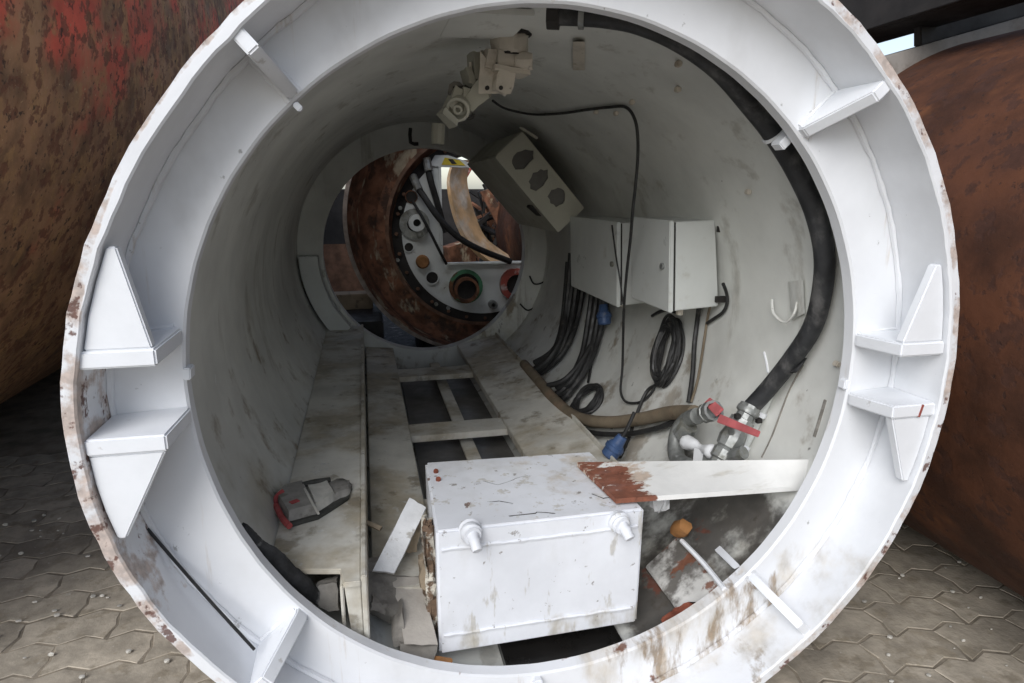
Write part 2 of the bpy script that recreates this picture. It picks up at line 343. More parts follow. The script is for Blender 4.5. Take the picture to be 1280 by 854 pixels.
# ================================================================== GROUND
GZ = -.76
bm = NB(); bmesh.ops.create_grid(bm, x_segments=2, y_segments=2, size=400)
for v in bm.verts: v.co.z += GZ-.0025
ground = obj('ground', bm, M['sand'], origin=(0, 0, GZ-.0025)); tag(ground, 'dusty sand between and below the interlocking pavers', kind='structure')
bm = NB(); zig = lambda t: .011*(1-abs(((t*4) % 2)-1)*2)
out = []
LX, LY = .108, .053; n = 8
for i in range(n): t = i/n; out.append((-LX+2*LX*t+0, -LY+zig(t*1.0)))
for i in range(4): t = i/4; out.append((LX+.6*zig(t*.5), -LY+zig(1)+2*LY*t))
for i in range(n): t = 1-i/n; out.append((-LX+2*LX*t, LY+zig(t)))
for i in range(4): t = 1-i/4; out.append((-LX+.6*zig(t*.5), -LY+zig(0)+2*LY*t))
top = [(x*.985, y*.97, .0012) for x, y in out]
lo = [bm.verts.new((x, y, -.05)) for x, y in out]; mi = [bm.verts.new((x, y, 0)) for x, y in out]; tp = [bm.verts.new(p) for p in top]
k = len(out)
for A, B in ((lo, mi), (mi, tp)):
    for i in range(k): bm.faces.new((A[i], A[(i+1) % k], B[(i+1) % k], B[i]))
bm.faces.new(tp)
bmesh.ops.recalc_face_normals(bm, faces=bm.faces)
pav_me = bpy.data.meshes.new('paver'); bm.to_mesh(pav_me); bm.free(); pav_me.materials.append(M['paver'])
def pave(x0, x1, y0, y1):
    r = 0; y = y0
    while y < y1:
        x = x0+(.11 if r % 2 else 0)
        while x < x1:
            o = bpy.data.objects.new('paver', pav_me); COL.objects.link(o); o.parent = ground
            o.location = (x, y, .0008+random.uniform(-.001, .001)); o.rotation_euler = (rad(random.uniform(-.4, .4)), rad(random.uniform(-.4, .4)), rad(random.uniform(-.8, .8)))
            x += .2225
        y += .1125; r += 1
pave(-1.9, -.62, 1.12, 3.0); pave(.48, 2.1, .92, 2.0)
rnd = random.Random(3); bm = NB()
for i in range(150):
    if i < 100: x, y = rnd.uniform(-1.6, -.78), rnd.uniform(1.2, 2.5)
    else: x, y = rnd.uniform(.7, 1.5), rnd.uniform(1.0, 1.7)
    s = rnd.uniform(.003, .009)
    bmesh.ops.create_icosphere(bm, subdivisions=1, radius=s, matrix=Matrix.Translation((x, y, GZ+.003+s*.4)) @ Matrix.Diagonal((1, rnd.uniform(.5, 1), rnd.uniform(.4, .8), 1)))
tag(obj('grit', bm, M['stone'], origin=(0, 0, GZ)), 'scattered pale grit on the pavers beside the white ring', 'grit', kind='stuff')

# ================================================================== THE SECTION
sec = thing('tunnel_machine_section', 'white painted steel tunnel machine section seen into its round open end', 'machine section', (0, Y0, GZ))
S = 192
obj('outer_shell', lathe(NB(), [(RO, Y0), (RO, Y0+.3), (RO, YF+.06), (RS, YF+.06), (RS, Y1+.1), (RS, Y1-.02), (RS, Y0+.02), (RS, Y0+.003), (RS+.003, Y0)], (0,0,0), (0,1,0), S, True, shell_dr), M['shell'], sec)
obj('front_ring_plate', lathe(NB(), [(RI+.004, Y1), (RI, Y1+.004), (RI, Y1+.03), (RW+.005, Y1+.03), (RS+.004, Y1+.03), (RS+.004, Y1), (.68, Y1), (.645, Y1)], (0,0,0), (0,1,0), S, True, web_dr), M['ring'], sec)
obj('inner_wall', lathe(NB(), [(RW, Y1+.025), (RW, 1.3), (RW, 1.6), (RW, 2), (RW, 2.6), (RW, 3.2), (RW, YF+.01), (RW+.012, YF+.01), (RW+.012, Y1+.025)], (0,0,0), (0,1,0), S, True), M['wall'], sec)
def rim(r, y, dr): return [(V(((r+dr(t, r))*math.cos(t), y, (r+dr(t, r))*math.sin(t)))) for t in [2*math.pi*i/220 for i in range(220)]]
obj('weld_bead', tube(NB(), rim(RS-.003, Y1-.003, shell_dr), .0055, 6, 0, True, jit=.2), M['ring'], sec)
# end bulkhead
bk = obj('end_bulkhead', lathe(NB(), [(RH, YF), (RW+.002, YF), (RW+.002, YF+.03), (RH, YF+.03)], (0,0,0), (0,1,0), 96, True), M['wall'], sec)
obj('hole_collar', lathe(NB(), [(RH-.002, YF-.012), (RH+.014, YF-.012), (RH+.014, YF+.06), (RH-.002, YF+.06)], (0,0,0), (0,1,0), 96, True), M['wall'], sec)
obj('bulkhead_flange', lathe(NB(), [(RH+.02, YF-.10), (RW-.015, YF-.10), (RW-.015, YF-.002), (RH+.02, YF-.002)], (0,0,0), (0,1,0), 20, True, None, rad(180), rad(222)), M['cab'], sec, bevel=.003)
# gussets at 45 degrees, plus the lowest one
def gusset(deg, th=.02, r1=RI+.006, front=Y0+.006):
    a = rad(deg); d = V((math.cos(a), 0, math.sin(a))); t = V((-math.sin(a), 0, math.cos(a)))
    dr = harm(HO, a); pr = [(r1+harm(HI, a), Y1+.004), (r1+harm(HI, a), Y1-.014), (RS-.028+dr, front), (RS+.004+dr, front), (RS+.004+dr, Y1+.004)]
    return prism(NB(), [d*r+V((0, y, 0))-t*th/2 for r, y in pr], t*th)
for deg, th in ((132, .02), (43.6, .022), (221, .026), (313, .018)):
    g = obj('gusset', gusset(deg, th), M['lug'], sec, bevel=.0025)
obj('gusset', gusset(267, .018, front=Y1-.05), M['lug'], sec, bevel=.0025)
for deg, th in ((132, .02), (43.6, .022), (221, .026), (313, .018)):
    a = rad(deg); d_ = V((math.cos(a), 0, math.sin(a))); t_ = V((-math.sin(a), 0, math.cos(a)))
    for sg in (-1, 1):
        obj('weld_bead', tube(NB(), [d_*(RI+.008+(RS-RI-.012)*i/14)+t_*(sg*(th/2+.001))+V((0, Y1-.001, 0)) for i in range(15)], .0045, 6, 0, jit=.25), M['ring'], sec)
# lug shelves left and right with triangular stiffeners
def shelf(sgn, z0, zt, up, zi):
    xo, xf, xi = RS-.001, .632, RI-.002
    pts = [(sgn*xo, Y0+.008, z0), (sgn*xf, Y0+.008, z0), (sgn*(xi-.004), Y1-.006, z0+zi), (sgn*(xi+.004), Y1+.002, z0+zi), (sgn*xo, Y1+.002, z0)]
    dr = harm(HO, math.atan2(z0, sgn)); pts = [((abs(x)+ (dr if abs(x) > .7 else 0))*sgn, y, z) for x, y, z in pts]
    sh = obj('lug_shelf', prism(NB(), pts, (0, 0, zt)), M['lug'], sec, bevel=.003)
    zz = z0+zt if up else z0
    h = .145 if up else -.135
    obj('weld_bead', tube(NB(), [(sgn*(RI+.006+(RS-RI-.01)*i/12), Y1-.001, zz+(.002 if up else -.002)+zi*(1-i/12)) for i in range(13)], .004, 6, 0, jit=.25), M['ring'], sec)
    ro = lambda z: math.sqrt((RS-.002+harm(HO, math.atan2(z, sgn*.7)))**2-z*z)
    zs = [zz, zz+h*.33, zz+h*.66, zz+h]
    pl = [(sgn*(xf+.004), zz), (sgn*(ro(zs[3])-.012), zs[3])]+[(sgn*ro(z), z) for z in zs[::-1]]
    obj('lug_gusset', prism(NB(), [(x, Y0+.012, z) for x, z in pl], (0, .02, 0)), M['lug'], sec, bevel=.0025)
    return sh
shelf(-1, .088, .026, True, .008); shelf(-1, -.042, .026, False, .006)
shelf(1, .030, .026, True, -.004); r_sh = shelf(1, -.092, .026, False, -.006)
obj('paint_mark', bx(NB(), (.694, Y0+.007, -.079), (.0035, .002, .025), rotm(y=14)), M['redf'], r_sh)
# small weld-on tabs on the ring's inner edge
for (x, y), s in (((236, 465), (.012, .03, .02)), ((365, 126), (.014, .02, .01)), ((1062, 480), (.012, .02, .02))):
    p = PY(x, y, Y1+.012); a = math.atan2(p.z, p.x); p = V((math.cos(a)*(RI-.003), Y1+.012, math.sin(a)*(RI-.003)))
    obj('edge_tab', bx(NB(), p, s, rotm(y=-math.degrees(a))), M['lug'], sec, bevel=.002)
# cable cleat on the inside of the ring where the hose passes
p = PR(985, 170, .64)
obj('hose_cleat', bx(NB(), p+V((0, .0, 0)), (.018, .03, .06), rotm(y=45)), M['lug'], sec, bevel=.002)

# floor of the section -------------------------------------------------
ZP = -.393
# left floor plate with a rectangular cut-out near its front
pl = [(-.552, YF-.01), (-.372, YF-.01), (-.372, 1.15), (-.404, 1.15), (-.412, 1.20), (-.55, 1.23)]
obj('floor_plate', prism(NB(), [(x, y, ZP-.012) for x, y in pl], (0, 0, .012)), M['floor'], sec, bevel=.002)
obj('plate_flange', bx(NB(), (-.366, (1.145+YF)/2, ZP-.066), (.011, YF-1.16, .15)), M['floor'], sec, bevel=.002)
obj('channel_end', prism(NB(), [(-.404, 1.158, -.40), (-.3725, 1.158, -.40), (-.3725, 1.158, -.555), (-.392, 1.158, -.545)], (0, .008, 0)), M['floor'], sec, bevel=.0015)
obj('plate_cleat', bx(NB(), (-.408, 1.18, ZP-.055), (.007, .05, .09)), M['floor'], sec, bevel=.002)
def beam(name, x0, z0, x1, z1, ya, yb, th, m):
    return obj(name, hexa(NB(), [(x0, ya, z0-th), (x1, ya, z1-th), (x1, yb, z1-th), (x0, yb, z0-th)], [(x0, ya, z0), (x1, ya, z1), (x1, yb, z1), (x0, yb, z0)]), m, sec, bevel=.002)
beam('floor_beam', -.352, -.512, -.205, -.525, 1.30, YF-.01, .03, M['floor'])
beam('floor_beam', .155, -.525, .375, -.480, 1.56, YF-.01, .03, M['floor'])
obj('beam_edge', bx(NB(), (.379, (1.56+YF)/2, -.485), (.008, YF-1.58, .04)), M['floor'], sec, bevel=.002)
for y, w in ((3.13, .15), (2.33, .13), (1.70, .12)):
    c = obj('cross_member', bx(NB(), (-.025, y, -.552), (.37, w, .025)), M['floor'], sec, bevel=.002)
obj('centre_strip', bx(NB(), (.01, 2.4, -.60), (.05, 2.2, .012)), M['floor'], sec, bevel=.002)
obj('rail', tube(NB(), [PZ(852, 676, -.50), PZ(880, 705, -.50), PZ(905, 736, -.50)], .006, 6, 3), M['lug'], sec)
# front right angle iron on the wall
a0, a1 = PR(905, 736, .655), PR(848, 672, .655)
d = (a1-a0)
obj('wall_angle', prism(NB(), [a0, a1, a1+V((-.085, .0, -.075)), a0+V((-.085, 0, -.075))], (0, .0, .008)), M['angle'], sec, bevel=.002)
obj('brace', prism(NB(), [PR(908, 690, .67), PR(926, 708, .645), PR(918, 712, .645), PR(901, 696, .67)], (0, .03, 0)), M['lug'], sec, bevel=.001)
# hatch outline and hook bracket on the right wall
def on_wall(x, y, r=RW-.004): return PR(x, y, r)
obj('wall_hook', tube(NB(), [on_wall(965, 375, .67), on_wall(967, 392, .655), on_wall(980, 403, .65), on_wall(992, 393, .655), on_wall(996, 378, .67)], .0035, 6), M['wall'], sec)
obj('hook_plate', hexa(NB(), [on_wall(*q, .678) for q in ((985, 352), (1004, 350), (1006, 392), (990, 400))], [on_wall(*q, .671) for q in ((985, 352), (1004, 350), (1006, 392), (990, 400))]), M['wall'], sec, bevel=.001)
for pts, r in (([(1004, 456), (985, 492), (965, 545), (952, 572)], .0022), ([(955, 440), (958, 452), (960, 466)], .003), ([(1032, 500), (1026, 520), (1018, 546)], .004)):
    obj('weld_scar', tube(NB(), [on_wall(x, y, RW-.001) for x, y in pts], r, 5), M['block'] if r != .003 else M['lug'], sec)
for x, y in ((790, 128), (847, 112), (720, 78), (745, 140), (770, 142), (848, 80), (1058, 325), (1046, 455), (935, 240)):
    p = on_wall(x, y, RW-.006)
    obj('wall_stud', bx(NB(), p, (.012, .016, .012), rotm(y=random.uniform(0, 90))), M['fix'], sec, bevel=.002)
obj('ceiling_bracket', hexa(NB(), [PR(x, y, .679) for x, y in ((716, 52), (731, 52), (731, 88), (716, 88))], [PR(x, y, .67) for x, y in ((716, 52), (731, 52), (731, 88), (716, 88))]), M['fix'], sec, bevel=.001)
sl = NB(); bx(sl, (0, 2.57, -.655), (.36, 2.05, .02))
sl2 = NB(); bx(sl2, (0.05, 1.345, -.655), (.27, .39, .02)); tag(obj('under_tank_shade', sl2, M['gap_shade']), 'black sheet standing in for the shade below the white tank', kind='stuff')  # shade of the gap under the tank, put in as a black sheet
tag(obj('dark_fill', sl, M['dark_fill']), 'dark sheet lying in the pit below the floor beams', kind='stuff')  # plain dark sheet covering the pit floor

# ================================================================== FRONT TANK
bx0, bx1, bz0, bz1, by0, by1 = -.222, .228, -.618, -.332, 1.195, 1.52
tank = thing('steel_tank', 'white welded steel box tank with two pipe stubs at the section mouth', 'tank', (0, 1.36, bz0))
b = NB(); hexa(b, [(bx0, by0, bz0), (bx1-.004, by0+.006, bz0+.002), (bx1, by1, bz0), (bx0+.012, by1+.02, bz0)], [(bx0, by0, bz1), (bx1, by0+.004, bz1-.003), (bx1-.01, by1, bz1), (bx0+.01, by1+.02, bz1+.002)])
obj('tank_body', b, M['box'], tank, bevel=.0055)
for z in (bz1-.042, bz0+.046):
    pts = [(bx0+.010+(bx1-bx0-.026)*i/40, by0-.001+.0045*i/40, z+.0008*math.sin(i*.8)+random.uniform(-.0007, .0007)) for i in range(41)]
    obj('weld_bead', tube(NB(), pts, .0038, 6, 0, jit=.25), M['box'], tank)
for x, y, tx, ty in ((588, 664, 597, 689), (773, 652, 788, 674)):
    p = PY(x, y, by0); e = PY(tx, ty, by0-.045)
    st = obj('pipe_stub', tube(NB(), [p+V((0, .01, 0)), p+(e-p)*.3+V((0, -.008, .004)), e], lambda t: .0135-.003*t+.001*math.sin(30*t), 12, 6, jit=.10), M['box'], tank)
    obj('stub_collar', tube(NB(), [p+V((0, .004, 0)), p+V((0, -.008, .001)), p+V((0, -.016, 0)), p+V((.001, -.022, 0))], lambda t: .023-.006*t*t, 12, 2, jit=.10), M['box'], st)
for x, y in ((545, 592), (548, 602)):
    obj('bolt_stump', tube(NB(), [PZ(x, y, bz1-.002), PZ(x, y, bz1)+V((0, 0, .008))], .006, 8, 0), M['rust_f'], tank)
for pts in ([(588, 606), (605, 602), (622, 605), (645, 599), (662, 594)], [(612, 628), (626, 627), (640, 629)], [(640, 646), (672, 641), (690, 641)], [(742, 618), (758, 623), (772, 621)]):
    obj('paint_crack', tube(NB(), [PZ(x+random.uniform(-5, 5), y+random.uniform(-1.3, 1.3), bz1+.0003) for x, y in pts for _ in (0, 1)], lambda t: .0006*(.2+math.sin(math.pi*t)), 4, 2, jit=.5), M['carton_d'], tank)
# flaky rusty strip on the tank's left side
pts = [(bx0-.006, 1.26, -.36), (bx0-.004, 1.255, -.42), (bx0-.007, 1.25, -.47), (bx0-.004, 1.25, -.56)]
obj('side_strip', rough_up(bx(NB(), (bx0-.010, 1.27, -.475), (.02, .055, .25)), .005, 5, 4), M['flake'], tank)

# bar across to the wall
FL, FR, BR, BL = V((.171, 1.223, -.317)), V((.608, 1.185, -.314)), V((.631, 1.206, -.262)), V((.150, 1.43, -.318))
b = NB(); NU, NV = 16, 6; gt, gb = [], []
for i in range(NU+1):
    for j in range(NV+1):
        u_, v_ = i/NU, j/NV; p = FL.lerp(FR, u_).lerp(BL.lerp(BR, u_), v_)
        gt.append(b.verts.new(p)); gb.append(b.verts.new(p-V((0, .001, .011))))
ix = lambda i, j: i*(NV+1)+j
for i in range(NU):
    for j in range(NV):
        b.faces.new((gt[ix(i, j)], gt[ix(i+1, j)], gt[ix(i+1, j+1)], gt[ix(i, j+1)])); b.faces.new((gb[ix(i, j)], gb[ix(i, j+1)], gb[ix(i+1, j+1)], gb[ix(i+1, j)]))
loop = [(i, 0) for i in range(NU)]+[(NU, j) for j in range(NV)]+[(i, NV) for i in range(NU, 0, -1)]+[(0, j) for j in range(NV, 0, -1)]
for k in range(len(loop)):
    a, c = ix(*loop[k]), ix(*loop[(k+1) % len(loop)]); b.faces.new((gt[a], gb[a], gb[c], gt[c]))
tag(obj('flat_bar', b, M['bar']), 'white flat steel bar with rust-bare end lying from tank to wall', 'steel bar')

# ================================================================== LOOSE PIECES LEFT OF THE TANK
def loose(name, corners_lo, vec, m, label, cat, cuts=2, amp=.0025, seed=1):
    b = prism(NB(), corners_lo, vec); rough_up(b, amp, cuts, seed); return tag(obj(name, b, m, bevel=0, ang=40), label, cat)
def quad(px, d): return [PY(x, y, dd) for (x, y), dd in zip(px, d)]
loose('broken_block', [V(p) for p in quad(((455, 713), (497, 722), (500, 768), (453, 748)), (1.34, 1.33, 1.24, 1.25))], (0, .02, -.045), M['block'], 'dark grey broken block wedged beside the beam end', 'block', 3, .003, 2)
loose('grey_board', quad(((490, 722), (525, 722), (548, 806), (506, 806)), (1.33, 1.33, 1.17, 1.17)), (0, .03, -.012), M['board'], 'pale grey board piece leaning against the tank side', 'board', 3, .0012, 3)
loose('stone_block', quad(((500, 806), (546, 808), (543, 830), (500, 822)), (1.185, 1.185, 1.165, 1.165)), (0, .06, .0), M['block'], 'small dark grey block under the leaning board', 'block', 2, .002, 5)
loose('wedge_block', quad(((490, 785), (503, 765), (508, 806), (492, 810)), (1.22, 1.22, 1.19, 1.19)), (0, .05, .0), M['block'], 'narrow brown grey wedge beside the small block', 'block', 2, .002, 6)
loose('flaking_plank', quad(((512, 622), (533, 634), (493, 716), (466, 712)), (1.47, 1.45, 1.31, 1.31)), (0, .012, -.012), M['slat'], 'narrow white plank with flaking paint leaning on the floor beam', 'plank', 3, .0015, 7)
loose('brown_chip', quad(((455, 648), (478, 658), (474, 663), (454, 653)), (1.46, 1.44, 1.43, 1.45)), (0, .005, -.006), M['wood'], 'thin dark wood chip lying on the floor beam', 'wood chip', 1, .001, 8)
loose('orange_shard', quad(((540, 825), (565, 826), (560, 838), (538, 836)), (1.17, 1.17, 1.15, 1.15)), (0, .012, .0), M['orange'], 'small orange brick shard at the foot of the tank', 'shard', 2, .002, 9)

for k, (px, d0, nm, lb, mt) in enumerate((
    (((395, 733), (420, 728), (424, 765), (400, 762)), 1.19, 'rubble_lump', 'dark brown rubble lump in the floor plate cut-out', 'block'),
    (((458, 705), (482, 700), (486, 716), (456, 718)), 1.36, 'board_stub', 'short grey board stub behind the dark broken block', 'board'),
    (((524, 700), (538, 690), (540, 742), (527, 738)), 1.25, 'wood_splinter', 'splintered grey piece standing against the tank side', 'wood'),
    (((508, 640), (528, 650), (520, 690), (505, 690)), 1.42, 'wood_offcut', 'brown wood offcut behind the leaning white plank', 'wood'),
    (((466, 748), (484, 756), (480, 768), (464, 762)), 1.23, 'stone_chip', 'small grey stone chip under the dark broken block', 'block'))):
    loose(nm, quad(px, (d0+.02, d0+.02, d0, d0)), (0, .03, -.006), M[mt], lb, nm.replace('_', ' '), 3, .0028, 30+k)
# torn rubber strip inside the lower left of the ring
b = NB(); pts = []
for i in range(14):
    t = i/13; x = 300+(402-300)*t; y = 660+(752-660)*(t**.9)
    p = PY(x, y, Y1+.05+.05*t); pts.append(p)
W = V((.018, .0, .03))
tube(b, pts, lambda t: .011+.009*math.sin(t*3.0)+.0015*math.sin(t*17+1), 14, 3, flat=.75); rough_up(b, .0014, 0, 5)
tag(obj('rubber_strip', b, M['torn']), 'torn black rubber seal strip hanging inside the ring edge', 'rubber strip')
# thin rod resting in the ring's fold
ra, rb = PY(184, 661, Y1-.012), PY(318, 812, Y1-.055)
tag(obj('thin_rod', tube(NB(), [ra, (ra+rb)/2+V((0, -.002, -.001)), rb], .0028, 6, 4), M['cable']), 'thin dark rod leaning in the lower ring recess', 'rod')

# worn shoe-like glove on the floor plate
sh = thing('worn_shoe', 'worn grey shoe with red heel lying on the dusty floor plate', 'shoe', PZ(390, 635, ZP))
def zl(x, y, h): return PZ(x, y, ZP+h)
def slab(px, h0, h1): return [PZ(x, y, ZP)+V((0, 0, h0)) for x, y in px], [PZ(x, y, ZP)+V((0, 0, h1)) for x, y in px]
def blob(px, h0, h1, name, m, amp=.0015, cuts=2, seed=0, taper=.9):
    lo, hi = slab(px, h0, h1); c = sum(hi, V((0, 0, 0)))/len(hi); hi = [c+(p-c)*taper for p in hi]
    return obj(name, rough_up(hexa(NB(), lo, hi), amp, cuts, seed), m, sh, bevel=0, ang=60)
blob(((346, 634), (364, 660), (398, 650), (436, 626), (440, 612), (428, 607), (388, 611), (352, 622)), .001, .010, 'sole', M['carton_d'], .001, 1, 1, 1)
blob(((344, 632), (362, 658), (398, 647), (380, 615), (356, 620)), .010, .034, 'heel_counter', M['carton'], .0015, 2, 2, .9)
blob(((394, 648), (420, 630), (410, 612), (382, 615)), .010, .030, 'upper', M['carton_l'], .002, 2, 3, .88)
blob(((418, 632), (438, 622), (440, 611), (426, 607), (408, 612)), .010, .024, 'toe', M['carton'], .002, 2, 4, .8)
obj('heel_band', tube(NB(), [zl(346, 632, .012), zl(345, 622, .030), zl(354, 614, .036)], .006, 8, 4, flat=.6), M['carton_r'], sh)
obj('heel_trim', tube(NB(), [zl(345, 632, .016), zl(353, 648, .018), zl(362, 658, .016)], .007, 8, 4), M['carton_r'], sh)
obj('ankle_trim', tube(NB(), [zl(381, 611, .036), zl(390, 628, .036), zl(398, 642, .034)], .003, 6, 4), M['carton_l'], sh)
obj('badge', bx(NB(), zl(368, 627, .0355), (.02, .014, .002), rotm(z=35)), M['carton_r'], sh)
obj('toe_opening', tube(NB(), [zl(378, 606, .03), zl(395, 602, .032), zl(412, 600, .026)], .007, 8, 4), M['carton_d'], sh)

# ================================================================== HOSES, VALVE, CABLES
HP = [(693, 16), (725, 17), (760, 20), (800, 28), (850, 50), (900, 86), (940, 132), (968, 168), (995, 212), (1018, 262), (1030, 315), (1028, 362), (1016, 408), (992, 446), (962, 484), (940, 508)]
hr = [.648]*11+[.648, .645, .64, .63, .62]
hpts = [PR(x, y, r) for (x, y), r in zip(HP, hr)]
hose = thing('black_hose', 'thick black rubber hose curving round the wall behind the ring', 'hose', (hpts[-1].x, hpts[-1].y, hpts[-1].z-.02))
obj('hose_tube', tube(NB(), hpts, .0215, 16, 5), M['black'], hose)
dv = (hpts[0]-hpts[1]).normalized()
obj('hose_end_fitting', tube(NB(), [hpts[0]-dv*.01, hpts[0]+dv*.012], .029, 10, 0), M['dark'], hose)
obj('hose_clip', tube(NB(), [hpts[0]-dv*.055, hpts[0]-dv*.045], .0265, 12, 0), M['steel'], hose)
q = hpts[7]; dq = (hpts[8]-hpts[6]).normalized()
obj('hose_tie', tube(NB(), [q-dq*.003, q+dq*.003], .0258, 14, 0), M['tape'], hose)
q = hpts[13]; dq = (hpts[14]-hpts[12]).normalized()
obj('hose_flap', rough_up(prism(NB(), [q+V((.0, -.02, -.03)), q+V((.02, -.02, .0)), q+V((.0, .02, -.01)), q+V((-.02, .02, -.05))], dq*.004), .003, 2, 3), M['black'], hose)

vd = (PR(912, 556, .60)-PR(936, 512, .62))
va = PR(936, 512, .615); vb = PR(905, 566, .595)
vdir = (vb-va).normalized(); vl = (vb-va).length
valve = thing('ball_valve', 'brass grey ball valve with long red lever handle under the black hose', 'valve', (vb.x, vb.y, vb.z-.03))
prof = [(0, -.01), (.026, -.01), (.027, .012), (.022, .014), (.022, .028), (.030, .030), (.031, .05), (.025, .054), (.029, .062), (.033, .085), (.029, .108), (.023, .112), (.028, .118), (.028, .142), (.022, .146), (.022, .20), (0, .20)]
obj('valve_body', lathe(NB(), prof, va, vdir, 10), M['steel'], valve, ang=25)
obj('hose_clamp', tube(NB(), [va-vdir*.002, va+vdir*.010], .0285, 14, 0), M['steel'], valve)
for s in (-1, 1):
    obj('clamp_lug', bx(NB(), va+vdir*.02+V((s*.03, -.015, -s*.008)), (.014, .012, .012)), M['dark'], valve, bevel=.001)
h0, h1, h2 = PR(902, 524, .545), PR(949, 543, .55), PR(893, 512, .56)
hb = NB()
def strip(bm_, a, b_, w0, w1, th):
    d_ = (b_-a).normalized(); n_ = (CAM-(a+b_)/2).normalized(); s_ = d_.cross(n_).normalized(); n_ = s_.cross(d_)
    hexa(bm_, [a-s_*w0-n_*th/2, a+s_*w0-n_*th/2, b_+s_*w1-n_*th/2, b_-s_*w1-n_*th/2], [a-s_*w0+n_*th/2, a+s_*w0+n_*th/2, b_+s_*w1+n_*th/2, b_-s_*w1+n_*th/2])
strip(hb, h0+V((-.008, 0, .003)), h1, .011, .0075, .005)
obj('valve_handle', hb, M['handle'], valve, bevel=.0015)
st = NB(); tube(st, [va+vdir*.085, h0+(h1-h0)*.25+(CAM-h0).normalized()*.004], .008, 8, 0); obj('valve_stem', st, M['steel'], valve)
# the second, open valve branch with its own red lever
v2 = thing('hose_branch', 'grey pipe elbow branch with open end and short red lever', 'pipe branch', PR(862, 570, .62))
e0, e1, e2, e3 = PR(848, 575, .61), PR(846, 545, .60), PR(858, 526, .59), PR(890, 514, .555)
obj('elbow', tube(NB(), [PR(880, 590, .60), e0, e1, e2, PR(872, 520, .575)], .0225, 14, 6), M['steel'], v2)
o_dir = (e3-PR(872, 520, .575)).normalized()
prof = [(.0, -.02), (.020, -.02), (.026, -.012), (.026, .004), (.022, .006), (.022, .012), (.027, .014), (.027, .036), (.020, .036), (.018, .012), (0, .012)]
obj('open_socket', lathe(NB(), prof, e3-o_dir*.025, o_dir, 10), M['steel'], v2, ang=25)
obj('coupling', tube(NB(), [PR(862, 532, .59), PR(852, 545, .598)], .027, 10, 0), M['steel'], v2)
hb = NB(); strip(hb, PR(884, 501, .55), PR(900, 516, .548), .011, .013, .006); obj('short_lever', hb, M['handle'], v2, bevel=.0015)
obj('white_tape', tube(NB(), [PR(855, 552, .59), PR(868, 556, .585), PR(882, 562, .585), PR(893, 566, .585)], lambda t: .014+.006*math.sin(9*t), 10, 5, jit=.12), M['tape'], v2)
obj('tape_tail', prism(NB(), [PR(868, 560, .58), PR(880, 563, .58), PR(876, 586, .59), PR(866, 584, .59)], (0, .002, 0)), M['tape'], v2)
obj('outlet_pipe', tube(NB(), [PR(930, 566, .60), PR(905, 572, .60), PR(880, 575, .60)], .016, 10, 4), M['steel'], v2)
# conduit pipe along the wall behind the valve
pp = [PR(968, 470, .664), PR(955, 505, .664), PR(935, 545, .662), PR(918, 580, .66), PR(905, 610, .655)]
cond = thing('wall_conduit', 'pale grey conduit pipe running down the wall behind the valve', 'pipe', (pp[-1].x, pp[-1].y, pp[-1].z-.015))
obj('conduit_pipe', tube(NB(), pp, .015, 12, 5), M['cab'], cond)
for i, t in ((1, .3), (2, .4)):
    p = pp[i].lerp(pp[i+1], t); dd = (pp[i+1]-pp[i]).normalized(); obj('conduit_strap', tube(NB(), [p-dd*.006, p+dd*.006], .0185, 12, 0), M['lug'], cond)

# brown hose along the floor to the valve
bp_ = [PR(655, 455, .60), PR(675, 478, .60), PR(695, 502, .61), PR(722, 522, .62), PR(760, 528, .63), PR(800, 524, .635), PR(840, 516, .625), PR(868, 516, .60)]
tag(obj('brown_hose', tube(NB(), bp_, .0215, 14, 6), M['brown_hose']), 'dusty brown hose lying along the floor beam to the valve', 'hose')
bp2 = [p+V((-.01, -.015, -.03)) for p in bp_[2:]]
tag(obj('thin_dark_hose', tube(NB(), [PR(x, y, .65) for x, y in ((712, 530), (740, 541), (780, 543), (820, 536), (845, 526))], .009, 8, 5), M['cable']), 'thin dark hose running below the brown hose', 'hose')

def cable(pts, r, label, name='cable', rw=RW, m='cable', group=None):
    return tag(obj(name, tube(NB(), [PR(x, y, rw-r-(0.004 if len(q_) == 0 else q_[0])) for x, y, *q_ in pts], r, 8, 7), M[m]), label, 'cable', group)
cable([(616, 126, .03), (632, 136, .02), (665, 143, .006), (700, 142), (735, 137), (762, 134), (782, 134), (793, 148, .02), (797, 170, .05), (797, 200, .09), (794, 235, .14), (791, 262, .185), (788, 300, .20), (783, 345, .20), (780, 385, .19), (779, 420, .12), (778, 460, .06), (776, 490, .03), (784, 503, .01), (802, 502), (815, 490), (821, 476)], .0045, 'thin black cable running from the ceiling fitting down past the cabinets')
cable([(765, 282, .19), (770, 320, .19), (775, 350, .19), (779, 380, .19)], .003, 'short thin cable hanging against the side of the far cabinet')
cable([(874, 382, .03), (872, 398), (868, 430), (866, 465), (861, 503)], .0075, 'straight dark cable hanging down the wall from the near cabinet')
cable([(888, 382, .03), (884, 400), (878, 440), (872, 475), (864, 503)], .004, 'thin tan cable hanging beside the straight dark cable', m='brown_hose')
cable([(904, 355, .03), (908, 366, .01), (909, 378), (904, 390), (893, 398), (884, 404)], .005, 'short black cable end curling at the lower corner of the near cabinet')
